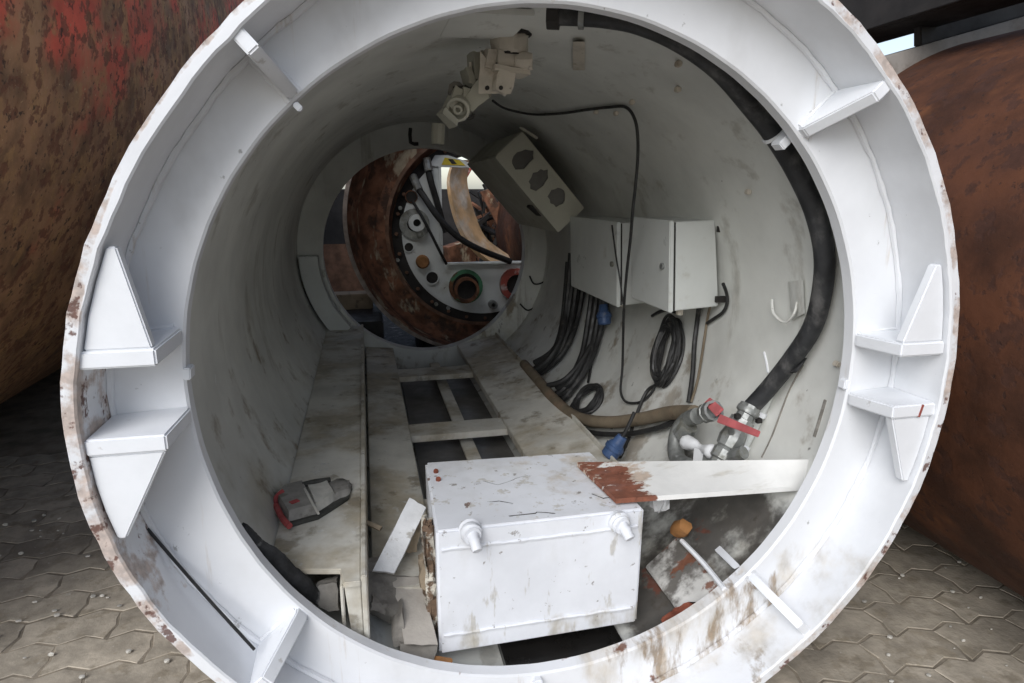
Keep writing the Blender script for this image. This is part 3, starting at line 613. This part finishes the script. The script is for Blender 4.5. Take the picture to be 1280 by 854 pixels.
def coil(px, n, rx, ry, r, label, spread, depth=.02, tilt=0.0, seed=1, tails=()):
    rnd = random.Random(seed); c = PR(*px, RW-depth-.012)
    a = math.atan2(c.z, c.x); nrm = V((-math.cos(a), -.15, -math.sin(a))).normalized()
    upv = V((0, 0, 1)); up = (upv-nrm*upv.dot(nrm)).normalized(); side = up.cross(nrm)
    if tilt: up, side = up*math.cos(tilt)+side*math.sin(tilt), side*math.cos(tilt)-up*math.sin(tilt)
    b = NB()
    for k in range(n):
        kx, ky = rx*(1+rnd.uniform(-spread, spread)), ry*(1+rnd.uniform(-spread, spread)*.5)
        off = nrm*rnd.uniform(-depth*.6, depth*.6)+up*rnd.uniform(-.004, .008)+side*rnd.uniform(-.006, .006)
        ph = rnd.uniform(0, 6)
        pts = [c+off+side*(kx*math.cos(t)*(1+.05*math.sin(2*t+ph)))+up*(ky*math.sin(t))+nrm*.006*math.sin(3*t+ph) for t in [2*math.pi*i/20 for i in range(20)]]
        tube(b, pts, r, 6, 2, True)
    o = tag(obj('cable_coil', b, M['cable']), label, 'cable coil')
    for tl in tails:
        t_ = obj('cable_tail', tube(NB(), [PR(x, y, RW-.012) for x, y in tl], r, 6, 6), M['cable'], o)
    return o
coil((833, 440), 32, .049, .10, .0056, 'large oval coil of black cable hanging under the near cabinet', .26, .02, -.15, 2, tails=[[(836, 470), (822, 480), (808, 490), (795, 520), (785, 550), (775, 572)], [(815, 395), (830, 388), (850, 392)]])
coil((733, 500), 14, .060, .062, .0052, 'small round coil of black cable above the floor beam', .2, .018, .3, 5, tails=[[(745, 400), (742, 440), (735, 478)], [(740, 520), (752, 530), (765, 535)], [(715, 530), (725, 528), (735, 520)]])
# heavy black cable bundles under the far cabinet
def bundle(pts, n, r, spread, label, seed):
    rnd = random.Random(seed); b = thing('cable_bundle', label, 'cable bundle', PR(*pts[-1][:2], RW-.03))
    for k in range(n):
        o1 = V((rnd.uniform(-1, 1), rnd.uniform(-1, 1), rnd.uniform(-1, 1)))*spread; o2 = V((rnd.uniform(-1, 1), rnd.uniform(-1, 1), rnd.uniform(-1, 1)))*spread
        P = [PR(x, y, RW-.03-spread*.6)+o1.lerp(o2, i/len(pts)) for i, (x, y) in enumerate(pts)]
        obj('bundled_cable', tube(NB(), P, r, 8, 5), M['cable'], b)
bundle([(722, 322), (714, 385), (705, 420), (690, 445), (668, 462)], 13, .014, .045, 'thick bundle of black cables hanging behind the far cabinet', 4)
bundle([(750, 352), (738, 415), (727, 450), (708, 480), (690, 490)], 13, .012, .042, 'second bundle of black cables below the far cabinet', 9)
# squiggly cables by the end bulkhead
for i, pts in enumerate(([(690, 290), (688, 330), (682, 365), (672, 395)], [(662, 345), (668, 355), (680, 352), (684, 340)], [(650, 380), (660, 388), (672, 380), (676, 366)])):
    lab = ('dark cable dropping down the end bulkhead', 'looped wire high on the end bulkhead', 'looped wire low on the end bulkhead')[i]
    tag(obj('wire', tube(NB(), [PY(x, y, YF-.02) for x, y in pts], .012 if i == 0 else .005, 6, 6), M['cable']), lab, 'wire')

# blue plugs
def plug(px, r, label, dv, hang):
    p = PR(*px, r); o = thing('blue_plug', label, 'plug', p-V((0, 0, .03)))
    dv = V(dv).normalized()
    obj('plug_body', lathe(NB(), [(0, -.045), (.016, -.045), (.020, -.02), (.027, -.012), (.027, .03), (.022, .035), (.022, .02), (0, .018)], p, dv, 14), M['blue'], o)
    obj('plug_ring', lathe(NB(), [(.0275, -.008), (.031, -.006), (.031, .006), (.0275, .008)], p, dv, 14, True), M['blue'], o)
    obj('plug_lead', tube(NB(), [p-dv*.04, p-dv*.07+V((0, 0, .006)), p-dv*.09+V(hang)], .006, 8, 4), M['cable'], o)
plug((768, 560), .60, 'blue plug lying on the wall beside the floor beam', (-.5, .1, -.8), (.01, 0, .04))
plug((755, 395), .60, 'blue plug fixed under the far cabinet', (0, -.3, -1), (0, .01, .02))
# orange cap down by the tank
p = PR(851, 661, .62)
tag(obj('orange_lump', rough_up(lathe(NB(), [(0, -.02), (.018, -.02), (.022, 0), (.018, .02), (0, .022)], p, (.2, -.7, .7), 10), .002, 0, 3), M['orange'], ang=50), 'orange plastic lump in the gap beside the tank', 'plastic lump')
c = PY(850, 772, 1.15)
rf = rough_up(prism(NB(), [PR(x, y, .66) for x, y in ((826, 776), (842, 764), (868, 758), (876, 768), (858, 786), (834, 792))], (0, -.004, .012)), .004, 3, 11)
tag(obj('rust_flakes', rf, M['rust_f'], ang=50), 'red-brown crust of rust flakes inside the ring edge', 'rust crust')
# rag/paint lump hanging off the bar end
p = PR(828, 632, .60)
tag(obj('white_rag', rough_up(lathe(NB(), [(0, -.05), (.018, -.045), (.022, 0), (.03, .02), (0, .03)], V((.33, 1.33, -.365)), (.1, .1, 1), 9), .006, 1, 8), M['slat'], ang=60), 'crumpled white rag under the rusty bar end', 'rag')

# ================================================================== CABINETS
def cabinet(label, x0, x1, y0, y1, z0, z1, skew, far=False):
    o = thing('wall_cabinet', label, 'cabinet', ((x0+x1)/2, (y0+y1)/2, z0))
    body = hexa(NB(), [(x0+skew+.014, y0, z0), (x1, y0+.004, z0+.008), (x1, y1, z0+.008), (x0+skew+.014, y1, z0)], [(x0+.014, y0, z1), (x1-.03, y0+.004, z1+.004), (x1-.03, y1, z1+.004), (x0+.014, y1, z1)])
    obj('cabinet_body', body, M['cab'], o, bevel=.003)
    door = hexa(NB(), [(x0+skew-.004, y0-.004, z0-.004), (x0+skew+.010, y0-.004, z0-.004), (x0+skew+.010, y1+.004, z0-.004), (x0+skew-.004, y1+.004, z0-.004)], [(x0-.004, y0-.004, z1+.004), (x0+.010, y0-.004, z1+.004), (x0+.010, y1+.004, z1+.004), (x0-.004, y1+.004, z1+.004)])
    d = obj('door', door, M['cab'], o, bevel=.003)
    gk = hexa(NB(), [(x0+skew+.009, y0+.001, z0+.001), (x0+skew+.016, y0+.001, z0+.001), (x0+skew+.016, y1-.001, z0+.001), (x0+skew+.009, y1-.001, z0+.001)], [(x0+.009, y0+.001, z1-.001), (x0+.016, y0+.001, z1-.001), (x0+.016, y1-.001, z1-.001), (x0+.009, y1-.001, z1-.001)])
    obj('door_gasket', gk, M['dark'], o)
    obj('lock', tube(NB(), [(x0+skew*.5-.003, y0+.035, (z0+z1)/2), (x0+skew*.5-.012, y0+.035, (z0+z1)/2)], .009, 12, 0), M['steel'], d)
    for zz in (z0+.03, z1-.02):
        obj('mounting_ear', bx(NB(), (x1+.0-.012 if zz > .1 else x1-.002, y0-.006, zz), (.03, .012, .018)), M['dark'], o, bevel=.001)
    for k in range(3):
        y = y0+(y1-y0)*(.2+.3*k); obj('cable_gland', tube(NB(), [(x0+.07, y, z0+.002), (x0+.07, y, z0-.022)], .011, 8, 0), M['fix'], o)
    return o
cabinet('pale grey wall cabinet nearer the mouth, with big dust smear', .497, .665, 1.70, 1.965, -.004, .247, .012)
cabinet('pale grey wall cabinet farther in, beside the perforated box', .497, .665, 2.09, 2.60, -.055, .225, .010)
# perforated box on the upper wall, turned to follow the curve
yb = 2.62
A_, B_, C_, D_ = (PY(x, y, yb) for x, y in ((653, 165), (730, 260), (695, 290), (622, 195)))
pb = thing('perforated_box', 'old beige switch box with three oval openings tilted on upper wall', 'switch box', (C_.x, yb+.15, C_.z))
tang = (B_-A_).normalized(); radl = (D_-A_)-tang*(D_-A_).dot(tang); dep = radl.length; radl.normalize(); wid = (B_-A_).length
def pbp(t, r, y=0): return A_+tang*(t*wid)+radl*(r*dep)+V((0, y, 0))
# near side plate with three real holes
b = NB(); outer = [(0, 0), (1, 0), (1, 1), (0, 1)]
holes = [(.20, .50, .085, .36, -.12), (.46, .52, .08, .35, .1), (.72, .42, .09, .27, 0.0)]
vo = [b.verts.new(pbp(t, r)) for t, r in outer]; es = [b.edges.new((vo[i], vo[(i+1) % 4])) for i in range(4)]
def oval(h, n=16):
    ct, cr, at, ar, ti = h
    w_ = [1+.10*math.sin(3*i+ct*20)+.06*math.sin(5*i+cr*9) for i in range(n)]
    return [pbp(ct+w_[i]*(at*math.cos(2*math.pi*i/n)+ti*at*math.sin(2*math.pi*i/n)), cr+w_[i]*ar*math.sin(2*math.pi*i/n)) for i in range(n)]
for h in holes:
    hv = [b.verts.new(p) for p in oval(h)]; es += [b.edges.new((hv[i], hv[(i+1) % 16])) for i in range(16)]
bmesh.ops.triangle_fill(b, edges=es, use_beauty=True)
ret = bmesh.ops.extrude_face_region(b, geom=b.faces[:]); bmesh.ops.translate(b, verts=[e for e in ret['geom'] if isinstance(e, bmesh.types.BMVert)], vec=(0, .006, 0))
obj('perforated_side', b, M['cab_old'], pb, ang=20)
LB = .72
def panel(name, a, b_, c, d, m, th):
    n_ = (V(b_)-V(a)).cross(V(d)-V(a)).normalized()*th
    return obj(name, prism(NB(), [a, b_, c, d], n_), m, pb, bevel=.001)
door = panel('door', pbp(0, 1, -.004), pbp(1, 1, -.004), pbp(1, 1, LB), pbp(0, 1, LB), M['cab_old'], -.012)
panel('top_side', pbp(0, 0, .007), pbp(0, 1, .007), pbp(0, 1, LB), pbp(0, 0, LB), M['cab_old'], -.004)
panel('bottom_side', pbp(1, 0, .007), pbp(1, 1, .007), pbp(1, 1, LB), pbp(1, 0, LB), M['cab_old'], .004)
panel('back', pbp(0, 0, .007), pbp(1, 0, .007), pbp(1, 0, LB), pbp(0, 0, LB), M['cab_old'], .004)
for i, h in enumerate(holes):
    ct, cr, at, ar, ti = h
    obj('hole_gasket', prism(NB(), [p+V((0, .016, 0)) for p in oval((ct, cr, at*1.12, ar*1.12, ti))], (0, .004, 0)), M['dark_fill'], pb)
lk = (pbp(.70, 1.0, .08)+pbp(.70, 1.0, .08))/2+radl*.014
obj('door_latch', bx(NB(), lk, (.06, .07, .012), rotm(y=40)), M['dark'], pb, bevel=.002)
p = pbp(.05, -.12, .0); obj('mounting_strap', bx(NB(), p, (.08, .02, .01), rotm(y=30)), M['cab_old'], pb, bevel=.001)

# ================================================================== CEILING FITTING
fy = 1.56
fx = thing('ceiling_fitting', 'cream painted clamp and pipe fitting hanging from the section ceiling', 'fitting', PY(600, 140, 1.7))
def at(x, y, d=fy): return PY(x, y, d)
u = .00190*1.0
hexp = lambda c, r, ax_, h: lathe(NB(), [(0, -h), (r, -h), (r, h), (0, h)], c, ax_, 6)
def crust(bm_, amp=.0022, cuts=2, seed=1): return rough_up(bm_, amp, cuts, seed)
obj('top_nut', crust(lathe(NB(), [(0, -.020), (.040, -.022), (.044, -.014), (.044, .016), (.038, .022), (0, .022)], at(637, 54), (0, -.15, 1), 8), .0022, 1, 3), M['fix'], fx, ang=30)
obj('ceiling_gap_shade', lathe(NB(), [(0, -.005), (.050, -.005), (.050, .008), (0, .008)], at(637, 42), (0, 0, 1), 12), M['dark'], fx)  # dark disc standing in for the shade between nut and ceiling
obj('neck_gap_shade', lathe(NB(), [(0, -.006), (.036, -.006), (.036, .006), (0, .006)], at(636, 67), (0, 0, 1), 12), M['dark'], fx)  # dark disc standing in for the shade between nut and jaw
obj('clamp_jaw', crust(bx(NB(), at(630, 77), (.052, .06, .030), rotm(z=10, y=4)), .002, 2, 2), M['fix'], fx, bevel=0, ang=35)
obj('clamp_ear', crust(bx(NB(), at(611, 76), (.022, .05, .042), rotm(z=6, y=10)), .002, 2, 7), M['fix'], fx, bevel=0, ang=35)
obj('clamp_bolt', crust(lathe(NB(), [(0, -.02), (.018, -.018), (.022, 0), (.018, .02), (0, .022)], at(654, 77, fy-.02), (1, -.3, 0), 8), .0015, 0, 4), M['fix'], fx, ang=30)
obj('clamp_gap_shade', bx(NB(), at(634, 85), (.07, .05, .006), rotm(y=4, z=8)), M['dark'], fx)  # dark strip standing in for the shade under the jaw
obj('clamp_plate', crust(bx(NB(), at(634, 90), (.085, .07, .012), rotm(y=4, z=8)), .0015, 2, 9), M['fix'], fx, ang=35)
obj('body_block', crust(hexa(NB(), [at(598, 118, fy-.02), at(630, 116, fy-.02), at(636, 112, fy+.08), at(600, 114, fy+.08)], [at(600, 64, fy-.02), at(624, 92, fy-.02), at(628, 92, fy+.08), at(604, 62, fy+.08)]), .002, 2, 5), M['fix'], fx, ang=35)
obj('body_knob', crust(bx(NB(), at(628, 103, fy-.02), (.04, .03, .046), rotm(y=12, z=15)), .003, 2, 6), M['fix'], fx, ang=35)
for x, y in ((609, 110), (626, 110)): obj('bolt_hole', lathe(NB(), [(0, -.003), (.005, -.003), (.005, .003), (0, .003)], at(x, y, fy-.036), (0, 1, 0), 8), M['dark'], fx)
obj('body_arm', crust(hexa(NB(), [at(578, 126, 1.60), at(590, 140, 1.60), at(594, 136, 1.70), at(582, 122, 1.70)], [at(600, 96, 1.57), at(612, 122, 1.57), at(616, 116, 1.68), at(602, 90, 1.68)]), .002, 2, 8), M['cab_old'], fx, ang=35)
for k, (x, y, sx, sz) in enumerate(((586, 100, .012, .05), (594, 84, .02, .06), (582, 118, .03, .02), (566, 124, .02, .05), (560, 148, .045, .014))):
    obj('bracket_piece', crust(bx(NB(), at(x, y, 1.62), (sx, .05, sz), rotm(y=15*k-20, z=10)), .002, 1, 20+k), M['cab_old'], fx, ang=35)
for k, (x, y) in enumerate(((572, 112), (584, 112), (590, 116))):
    obj('clip', crust(bx(NB(), at(x, y, 1.61), (.02, .02, .012), rotm(y=25*k)), .002, 1, 30+k), M['dark'], fx, ang=35)
sd = V((-.25, -.8, -.35))
obj('round_socket', lathe(NB(), [(0, -.05), (.026, -.05), (.030, -.02), (.028, .010), (.022, .012), (.019, -.008), (.013, -.008), (.011, .010), (.006, .010), (.005, -.004), (0, -.004)], at(573, 136, 1.60), sd, 14), M['cab_old'], fx)
obj('socket_clip', tube(NB(), [at(592, 142, 1.6), at(590, 147, 1.6), at(583, 148, 1.6)], .004, 6, 3), M['dark'], fx)
obj('dark_knob', lathe(NB(), [(0, -.015), (.018, -.012), (.02, .01), (0, .014)], at(570, 114, 1.62), (0, -1, .2), 9), M['block'], fx)
obj('hanger_rod', tube(NB(), [at(588, 78, 1.6), at(588, 104, 1.6)], .004, 6, 0), M['fix'], fx)
obj('drip_pipe', tube(NB(), [PY(548, 155, 2.2), PY(547, 180, 2.2)], .022, 10, 0), M['cab_old'], fx)
obj('ceiling_pad', bx(NB(), PR(605, 30, .672), (.16, .22, .012)), M['wall'], fx, bevel=.002)
tag(obj('ceiling_hook', tube(NB(), [PY(513, 160, 3.1), PY(513, 178, 3.1), PY(523, 180, 3.1)], .008, 6, 2), M['dark']), 'small dark hook welded near the end bulkhead ceiling', 'hook')

# ================================================================== MACHINE HEAD BEYOND THE HOLE
hd = thing('machine_head', 'rusty round machine head with white bulkhead standing beyond the far hole', 'machine head', (.4, 4.2, GZ))
HO_ = V((.375, 4.0, .145))
def lean(bm_):
    for v in bm_.verts: t = v.co.y-4.0; v.co.x += .21*t; v.co.z -= .215*t
    return bm_
def cyl(name, prof, m, segs=96, bev=0): return obj(name, lean(lathe(NB(), prof, HO_, (0, 1, 0), segs, True)), m, hd, bevel=bev)
cyl('outer_barrel', [(.80, 0), (.82, 0), (.82, .60), (.70, .60), (.70, .34), (.74, .30), (.78, .25), (.785, .06)], M['rust'])
cyl('barrel_edge', [(.799, -.010), (.822, -.010), (.822, 0), (.799, 0)], M['rust_e'])
cyl('inner_ridge', [(.625, .34), (.70, .34), (.70, .52), (.625, .52)], M['rust'])
cyl('ridge_edge', [(.620, .328), (.642, .328), (.642, .342), (.620, .342)], M['rust_m'])
cyl('bolt_groove', [(.54, .475), (.626, .475), (.626, .53), (.54, .53)], M['dark'])
for k in range(28):
    a = 2*math.pi*k/28
    obj('bolt', lean(lathe(NB(), [(0, .445), (.012, .445), (.012, .477), (0, .477)], HO_+V((.592*math.cos(a), 0, .592*math.sin(a))), (0, 1, 0), 6)), M['rust_m'], hd)
for x in (.05, .75): obj('skid', bx(NB(), (x, 4.3, GZ+.07), (.12, .7, .14)), M['dark'], hd, bevel=.006)
cx, cz = .475, .045
# face plate: disc with an L-shaped window cut away to the upper right
R_ = .560; FYD = 4.47
wx = PY(552, 290, FYD).x; wz = PY(600, 328, FYD).z
pts = []
a_end = math.asin((wz-cz)/R_); a_start = math.acos((wx-cx)/R_)
n = 60
for i in range(n+1):
    a = a_start+(2*math.pi+a_end-a_start)*i/n; pts.append((cx+R_*math.cos(a), FYD, cz+R_*math.sin(a)))
pts.append((wx+.03, FYD, wz)); pts.append((wx, FYD, wz+.04))
obj('face_plate', prism(NB(), pts, (0, .03, 0)), M['face'], hd, bevel=.003)
obj('window_lip', prism(NB(), [(wx-.012, FYD-.03, wz+.03), (wx+.004, FYD-.03, wz+.03), (wx+.004, FYD-.03, cz+.49), (wx-.012, FYD-.03, cz+.49)], (0, .04, 0)), M['face'], hd, bevel=.003)
obj('window_lip', prism(NB(), [(wx+.03, FYD-.03, wz-.012), (cx+.58, FYD-.03, wz-.012), (cx+.58, FYD-.03, wz+.004), (wx+.03, FYD-.03, wz+.004)], (0, .04, 0)), M['face'], hd, bevel=.003)
tp_ = [PY(x, y, FYD-.02) for x, y in ((536, 208), (586, 210), (590, 205), (578, 200), (560, 194), (544, 194))]
obj('top_crosspiece', prism(NB(), tp_, (0, .05, 0)), M['face'], hd, bevel=.003)
tp_ = [PY(x, y, FYD-.026) for x, y in ((552, 206), (582, 207), (574, 200), (556, 197))]
yb_ = obj('hazard_plate', prism(NB(), tp_, (0, .005, 0)), M['yellow'], hd)
obj('hazard_stripe', prism(NB(), [PY(x, y, FYD-.03) for x, y in ((560, 199), (566, 199), (571, 205), (565, 205))], (0, .003, 0)), M['dark'], yb_)
def port(x, y, r, m, depth=.05, inner=.7, name='port'):
    c = PY(x, y, FYD); c.y = 0
    o = obj(name, lathe(NB(), [(r*inner, FYD-depth), (r, FYD-depth), (r*1.0, FYD+.002), (r*inner, FYD+.002)], c, (0,1,0), 24, True), m, hd)
    obj('port_bore', lathe(NB(), [(0, FYD-depth*.35), (r*inner, FYD-depth*.35), (r*inner, FYD-.002), (0, FYD-.002)], c, (0,1,0), 20), M['dark'], o)
    return o
g = port(582, 358, .118, M['green'], .02, .78); port(582, 361, .085, M['rust'], .07, .80)
port(644, 355, .115, M['redf'], .05, .62)
port(514, 246, .042, M['rust'], .012, .85); port(511, 309, .034, M['face'], .012, .85); port(540, 347, .047, M['face'], .014, .85)
port(518, 280, .10, M['steel'], .02, .5); port(520, 278, .055, M['face'], .09, .45)
port(615, 380, .03, M['steel'], .06, .5)
c = PY(528, 327, FYD); obj('orange_plug', lathe(NB(), [(0, -.05), (.035, -.05), (.046, -.03), (.046, 0), (0, 0)], c, (0,1,0), 16), M['orange'], hd)
for x, y in ((497, 325), (560, 385), (500, 260), (545, 380), (640, 385)):
    c = PY(x, y, FYD); obj('bolt', lathe(NB(), [(0, -.02), (.014, -.02), (.014, 0), (0, 0)], c, (0,1,0), 6), M['steel'], hd)
def hhose(pts, r, label):
    o = tag(obj('hydraulic_hose', tube(NB(), [PY(x, y, d) for x, y, d in pts], r, 10, 7), M['cable']), label, 'hose')
    return o
h = hhose([(520, 232, 4.40), (530, 246, 4.33), (548, 272, 4.30), (572, 296, 4.30), (600, 312, 4.32), (638, 327, 4.40)], .021, 'thick black hydraulic hose crossing the window of the machine head')
obj('hose_ferrule', tube(NB(), [PY(516, 220, 4.42), PY(524, 238, 4.36)], .026, 10, 0), M['steel'], h)
h = hhose([(533, 200, 4.42), (538, 225, 4.40), (546, 252, 4.42), (556, 290, 4.46)], .022, 'black hydraulic hose along the upright window edge')
obj('hose_ferrule', tube(NB(), [PY(533, 198, 4.41), PY(536, 214, 4.39)], .027, 10, 0), M['steel'], h)
hhose([(516, 252, 4.42), (528, 272, 4.36), (540, 295, 4.36), (550, 315, 4.38), (558, 330, 4.42)], .010, 'thin black hose hanging from the upper port')

# pieces seen through the window
bar_pts = [(568, 200), (562, 225), (568, 262), (580, 292), (598, 315), (618, 330)]
b = NB(); lo, hi = [], []
P1 = smooth_path([PY(x, y, 5.35) for x, y in bar_pts], 5)
P2 = smooth_path([PY(x, y, 5.6) for x, y in ((590, 200), (584, 225), (592, 262), (606, 295), (626, 312), (648, 326))], 5)
r1 = [b.verts.new(p) for p in P1]; r2 = [b.verts.new(p) for p in P2]
for i in range(len(r1)-1): b.faces.new((r1[i], r1[i+1], r2[i+1], r2[i]))
ret = bmesh.ops.extrude_face_region(b, geom=b.faces[:]); bmesh.ops.translate(b, verts=[e for e in ret['geom'] if isinstance(e, bmesh.types.BMVert)], vec=(-.02, .03, -.02))
tag(obj('curved_plate', b, M['cream']), 'bright ochre curved steel plate behind the machine head window', 'steel plate')
tag(obj('rusty_sheet', prism(NB(), [PY(x, y, 5.9) for x, y in ((600, 240), (612, 236), (660, 320), (648, 332))], (0, .04, 0)), M['rust'], bevel=.003), 'rusty slanting sheet behind the curved ochre plate', 'steel sheet')
tag(obj('pink_bracket', prism(NB(), [PY(x, y, 5.8) for x, y in ((567, 236), (585, 208), (590, 212), (574, 240))], (0, .04, 0)), M['redf'], bevel=.003), 'faded red bracket behind the window top', 'bracket')
rnd = random.Random(12)
b = NB()
for i in range(260):
    x, y = rnd.uniform(598, 690), 0; y = rnd.uniform(250+max(0, (625-x))*.3, 345)
    p = PY(x, y, rnd.uniform(6.0, 7.2)); l = rnd.uniform(.15, .6)
    bx(b, p, (l, rnd.uniform(.015, .05), rnd.uniform(.01, .04)), rotm(rnd.uniform(0, 180), rnd.uniform(-80, 80), rnd.uniform(0, 180)))
b.faces.ensure_lookup_table()
for i_, f_ in enumerate(b.faces): f_.material_index = (0, 1, 1, 2, 0, 1, 1)[(i_//6) % 7]
for i in range(40):
    p = V((rnd.uniform(.6, 3.2), rnd.uniform(6.2, 8), rnd.uniform(GZ, -.3))); bx(b, p, (rnd.uniform(.3, .8), rnd.uniform(.1, .4), rnd.uniform(.1, .3)), rotm(rnd.uniform(-20, 20), rnd.uniform(-20, 20), rnd.uniform(0, 180)))
b2 = NB(); bx(b2, (.6, 8.6, GZ+.55), (6.5, 1.2, 1.1)); tag(obj('yard_darkener', b2, M['dark'], bevel=.02), 'long dark block added to darken the yard behind the scrap', 'added block')  # dark block added behind the scrap to darken the lower view
b2 = NB(); bx(b2, (-1.6, 6.3, GZ+.8), (1.6, .8, 1.6)); tag(obj('dark_bin', b2, M['dark'], bevel=.02), 'tall dark bin standing behind the dull red sheet', 'bin')
tag(obj('scrap_heap', b, [M['rust'], M['dark'], M['steel']], origin=(1.5, 6.8, GZ)), 'tangled heap of scrap bars in the yard behind', 'scrap heap', kind='stuff')
# left of the machine head
b = NB(); bx(b, (-.67, 4.4, GZ+.165), (.85, 1.0, .33)); tag(obj('steel_block', b, M['dark'], bevel=.01), 'dark steel block on the ground under the grey timber', 'block')
b = NB(); bx(b, (-.72, 4.40, GZ+.33+.05), (.84, .16, .1), rotm(z=4)); tag(obj('timber', b, M['wood'], bevel=.006), 'grey timber lying on the dark steel block', 'timber')
b = NB(); bx(b, (-.2, 5.25, GZ+.012), (2.4, 3.0, .014)); tag(obj('ground_shade_sheet', b, M['torn'], bevel=.003), 'black sheet standing in for shaded ground below the machine head', 'shade sheet')  # shade on the ground by the machine head, laid as a black sheet
b = NB(); bx(b, (-.95, 5.3, -.42), (1.2, .05, .68), rotm(x=-8)); tag(obj('leaning_sheet', b, M['rust_m'], bevel=.004), 'dull red steel sheet standing behind the timber', 'steel sheet')

# ================================================================== NEIGHBOURING PIPES AND BEAMS
def big_pipe(name, label, x, r, y0, y1, m, z=None):
    z = GZ+r if z is None else z
    o = thing(name, label, 'steel pipe', (x, y0, z-r))
    obj('pipe_shell', lathe(NB(), [(r, y0), (r, y1), (r-.02, y1), (r-.02, y0)], (x, 0, z), (0,1,0), 128, True, lambda t, rr: .002*math.sin(5*t)), m, o)
    return o
bpL = big_pipe('rusty_pipe', 'large mottled brown rusted steel pipe with patches of red paint', -2.72, 1.8, 1.25, 6.5, M['rust_l'])
bpR = big_pipe('rusty_pipe', 'large orange rusted steel pipe lying below the dark girder', 1.62, .77, -1.0, 6.0, M['rust_r'])
# girder and beams over the pipe at the upper right
gd = thing('dark_girder', 'dark steel girder above the orange pipe, made tall to block sky', 'girder', (1.27, 2.0, GZ))
obj('girder_web_blocker', bx(NB(), (1.27, 1.9, 1.35), (.10, 6.2, 1.08)), M['dark'], gd, bevel=.004)  # raised and lengthened out of view to block sky light from the right
obj('girder_flange', bx(NB(), (1.29, 1.9, .822), (.18, 6.2, .022)), M['dark'], gd, bevel=.002)
for y in (-.9, 4.8): obj('girder_post', bx(NB(), (1.0, y, .02), (.14, .14, 1.56)), M['dark'], gd, bevel=.003)
for y in (-.9, 4.8): obj('post_cap', bx(NB(), (1.14, y, .805), (.42, .2, .012)), M['dark'], gd, bevel=.002)
def beam_px(name, px, d, th, m, label, cat):
    return tag(obj(name, prism(NB(), [PY(x, y, d) for x, y in px], (0, th, 0)), m, bevel=.004), label, cat)
beam_px('grey_beam', ((1020, 140), (1400, 20), (1400, -13), (1020, 95)), 1.75, .14, M['greybeam'], 'grey beam lying across the orange pipe below the girder', 'beam')
beam_px('dark_plate', ((1151, 58), (1330, 6), (1330, -60), (1151, 0)), 1.80, .03, M['dark'], 'dark plate standing on the grey beam below the girder', 'plate')
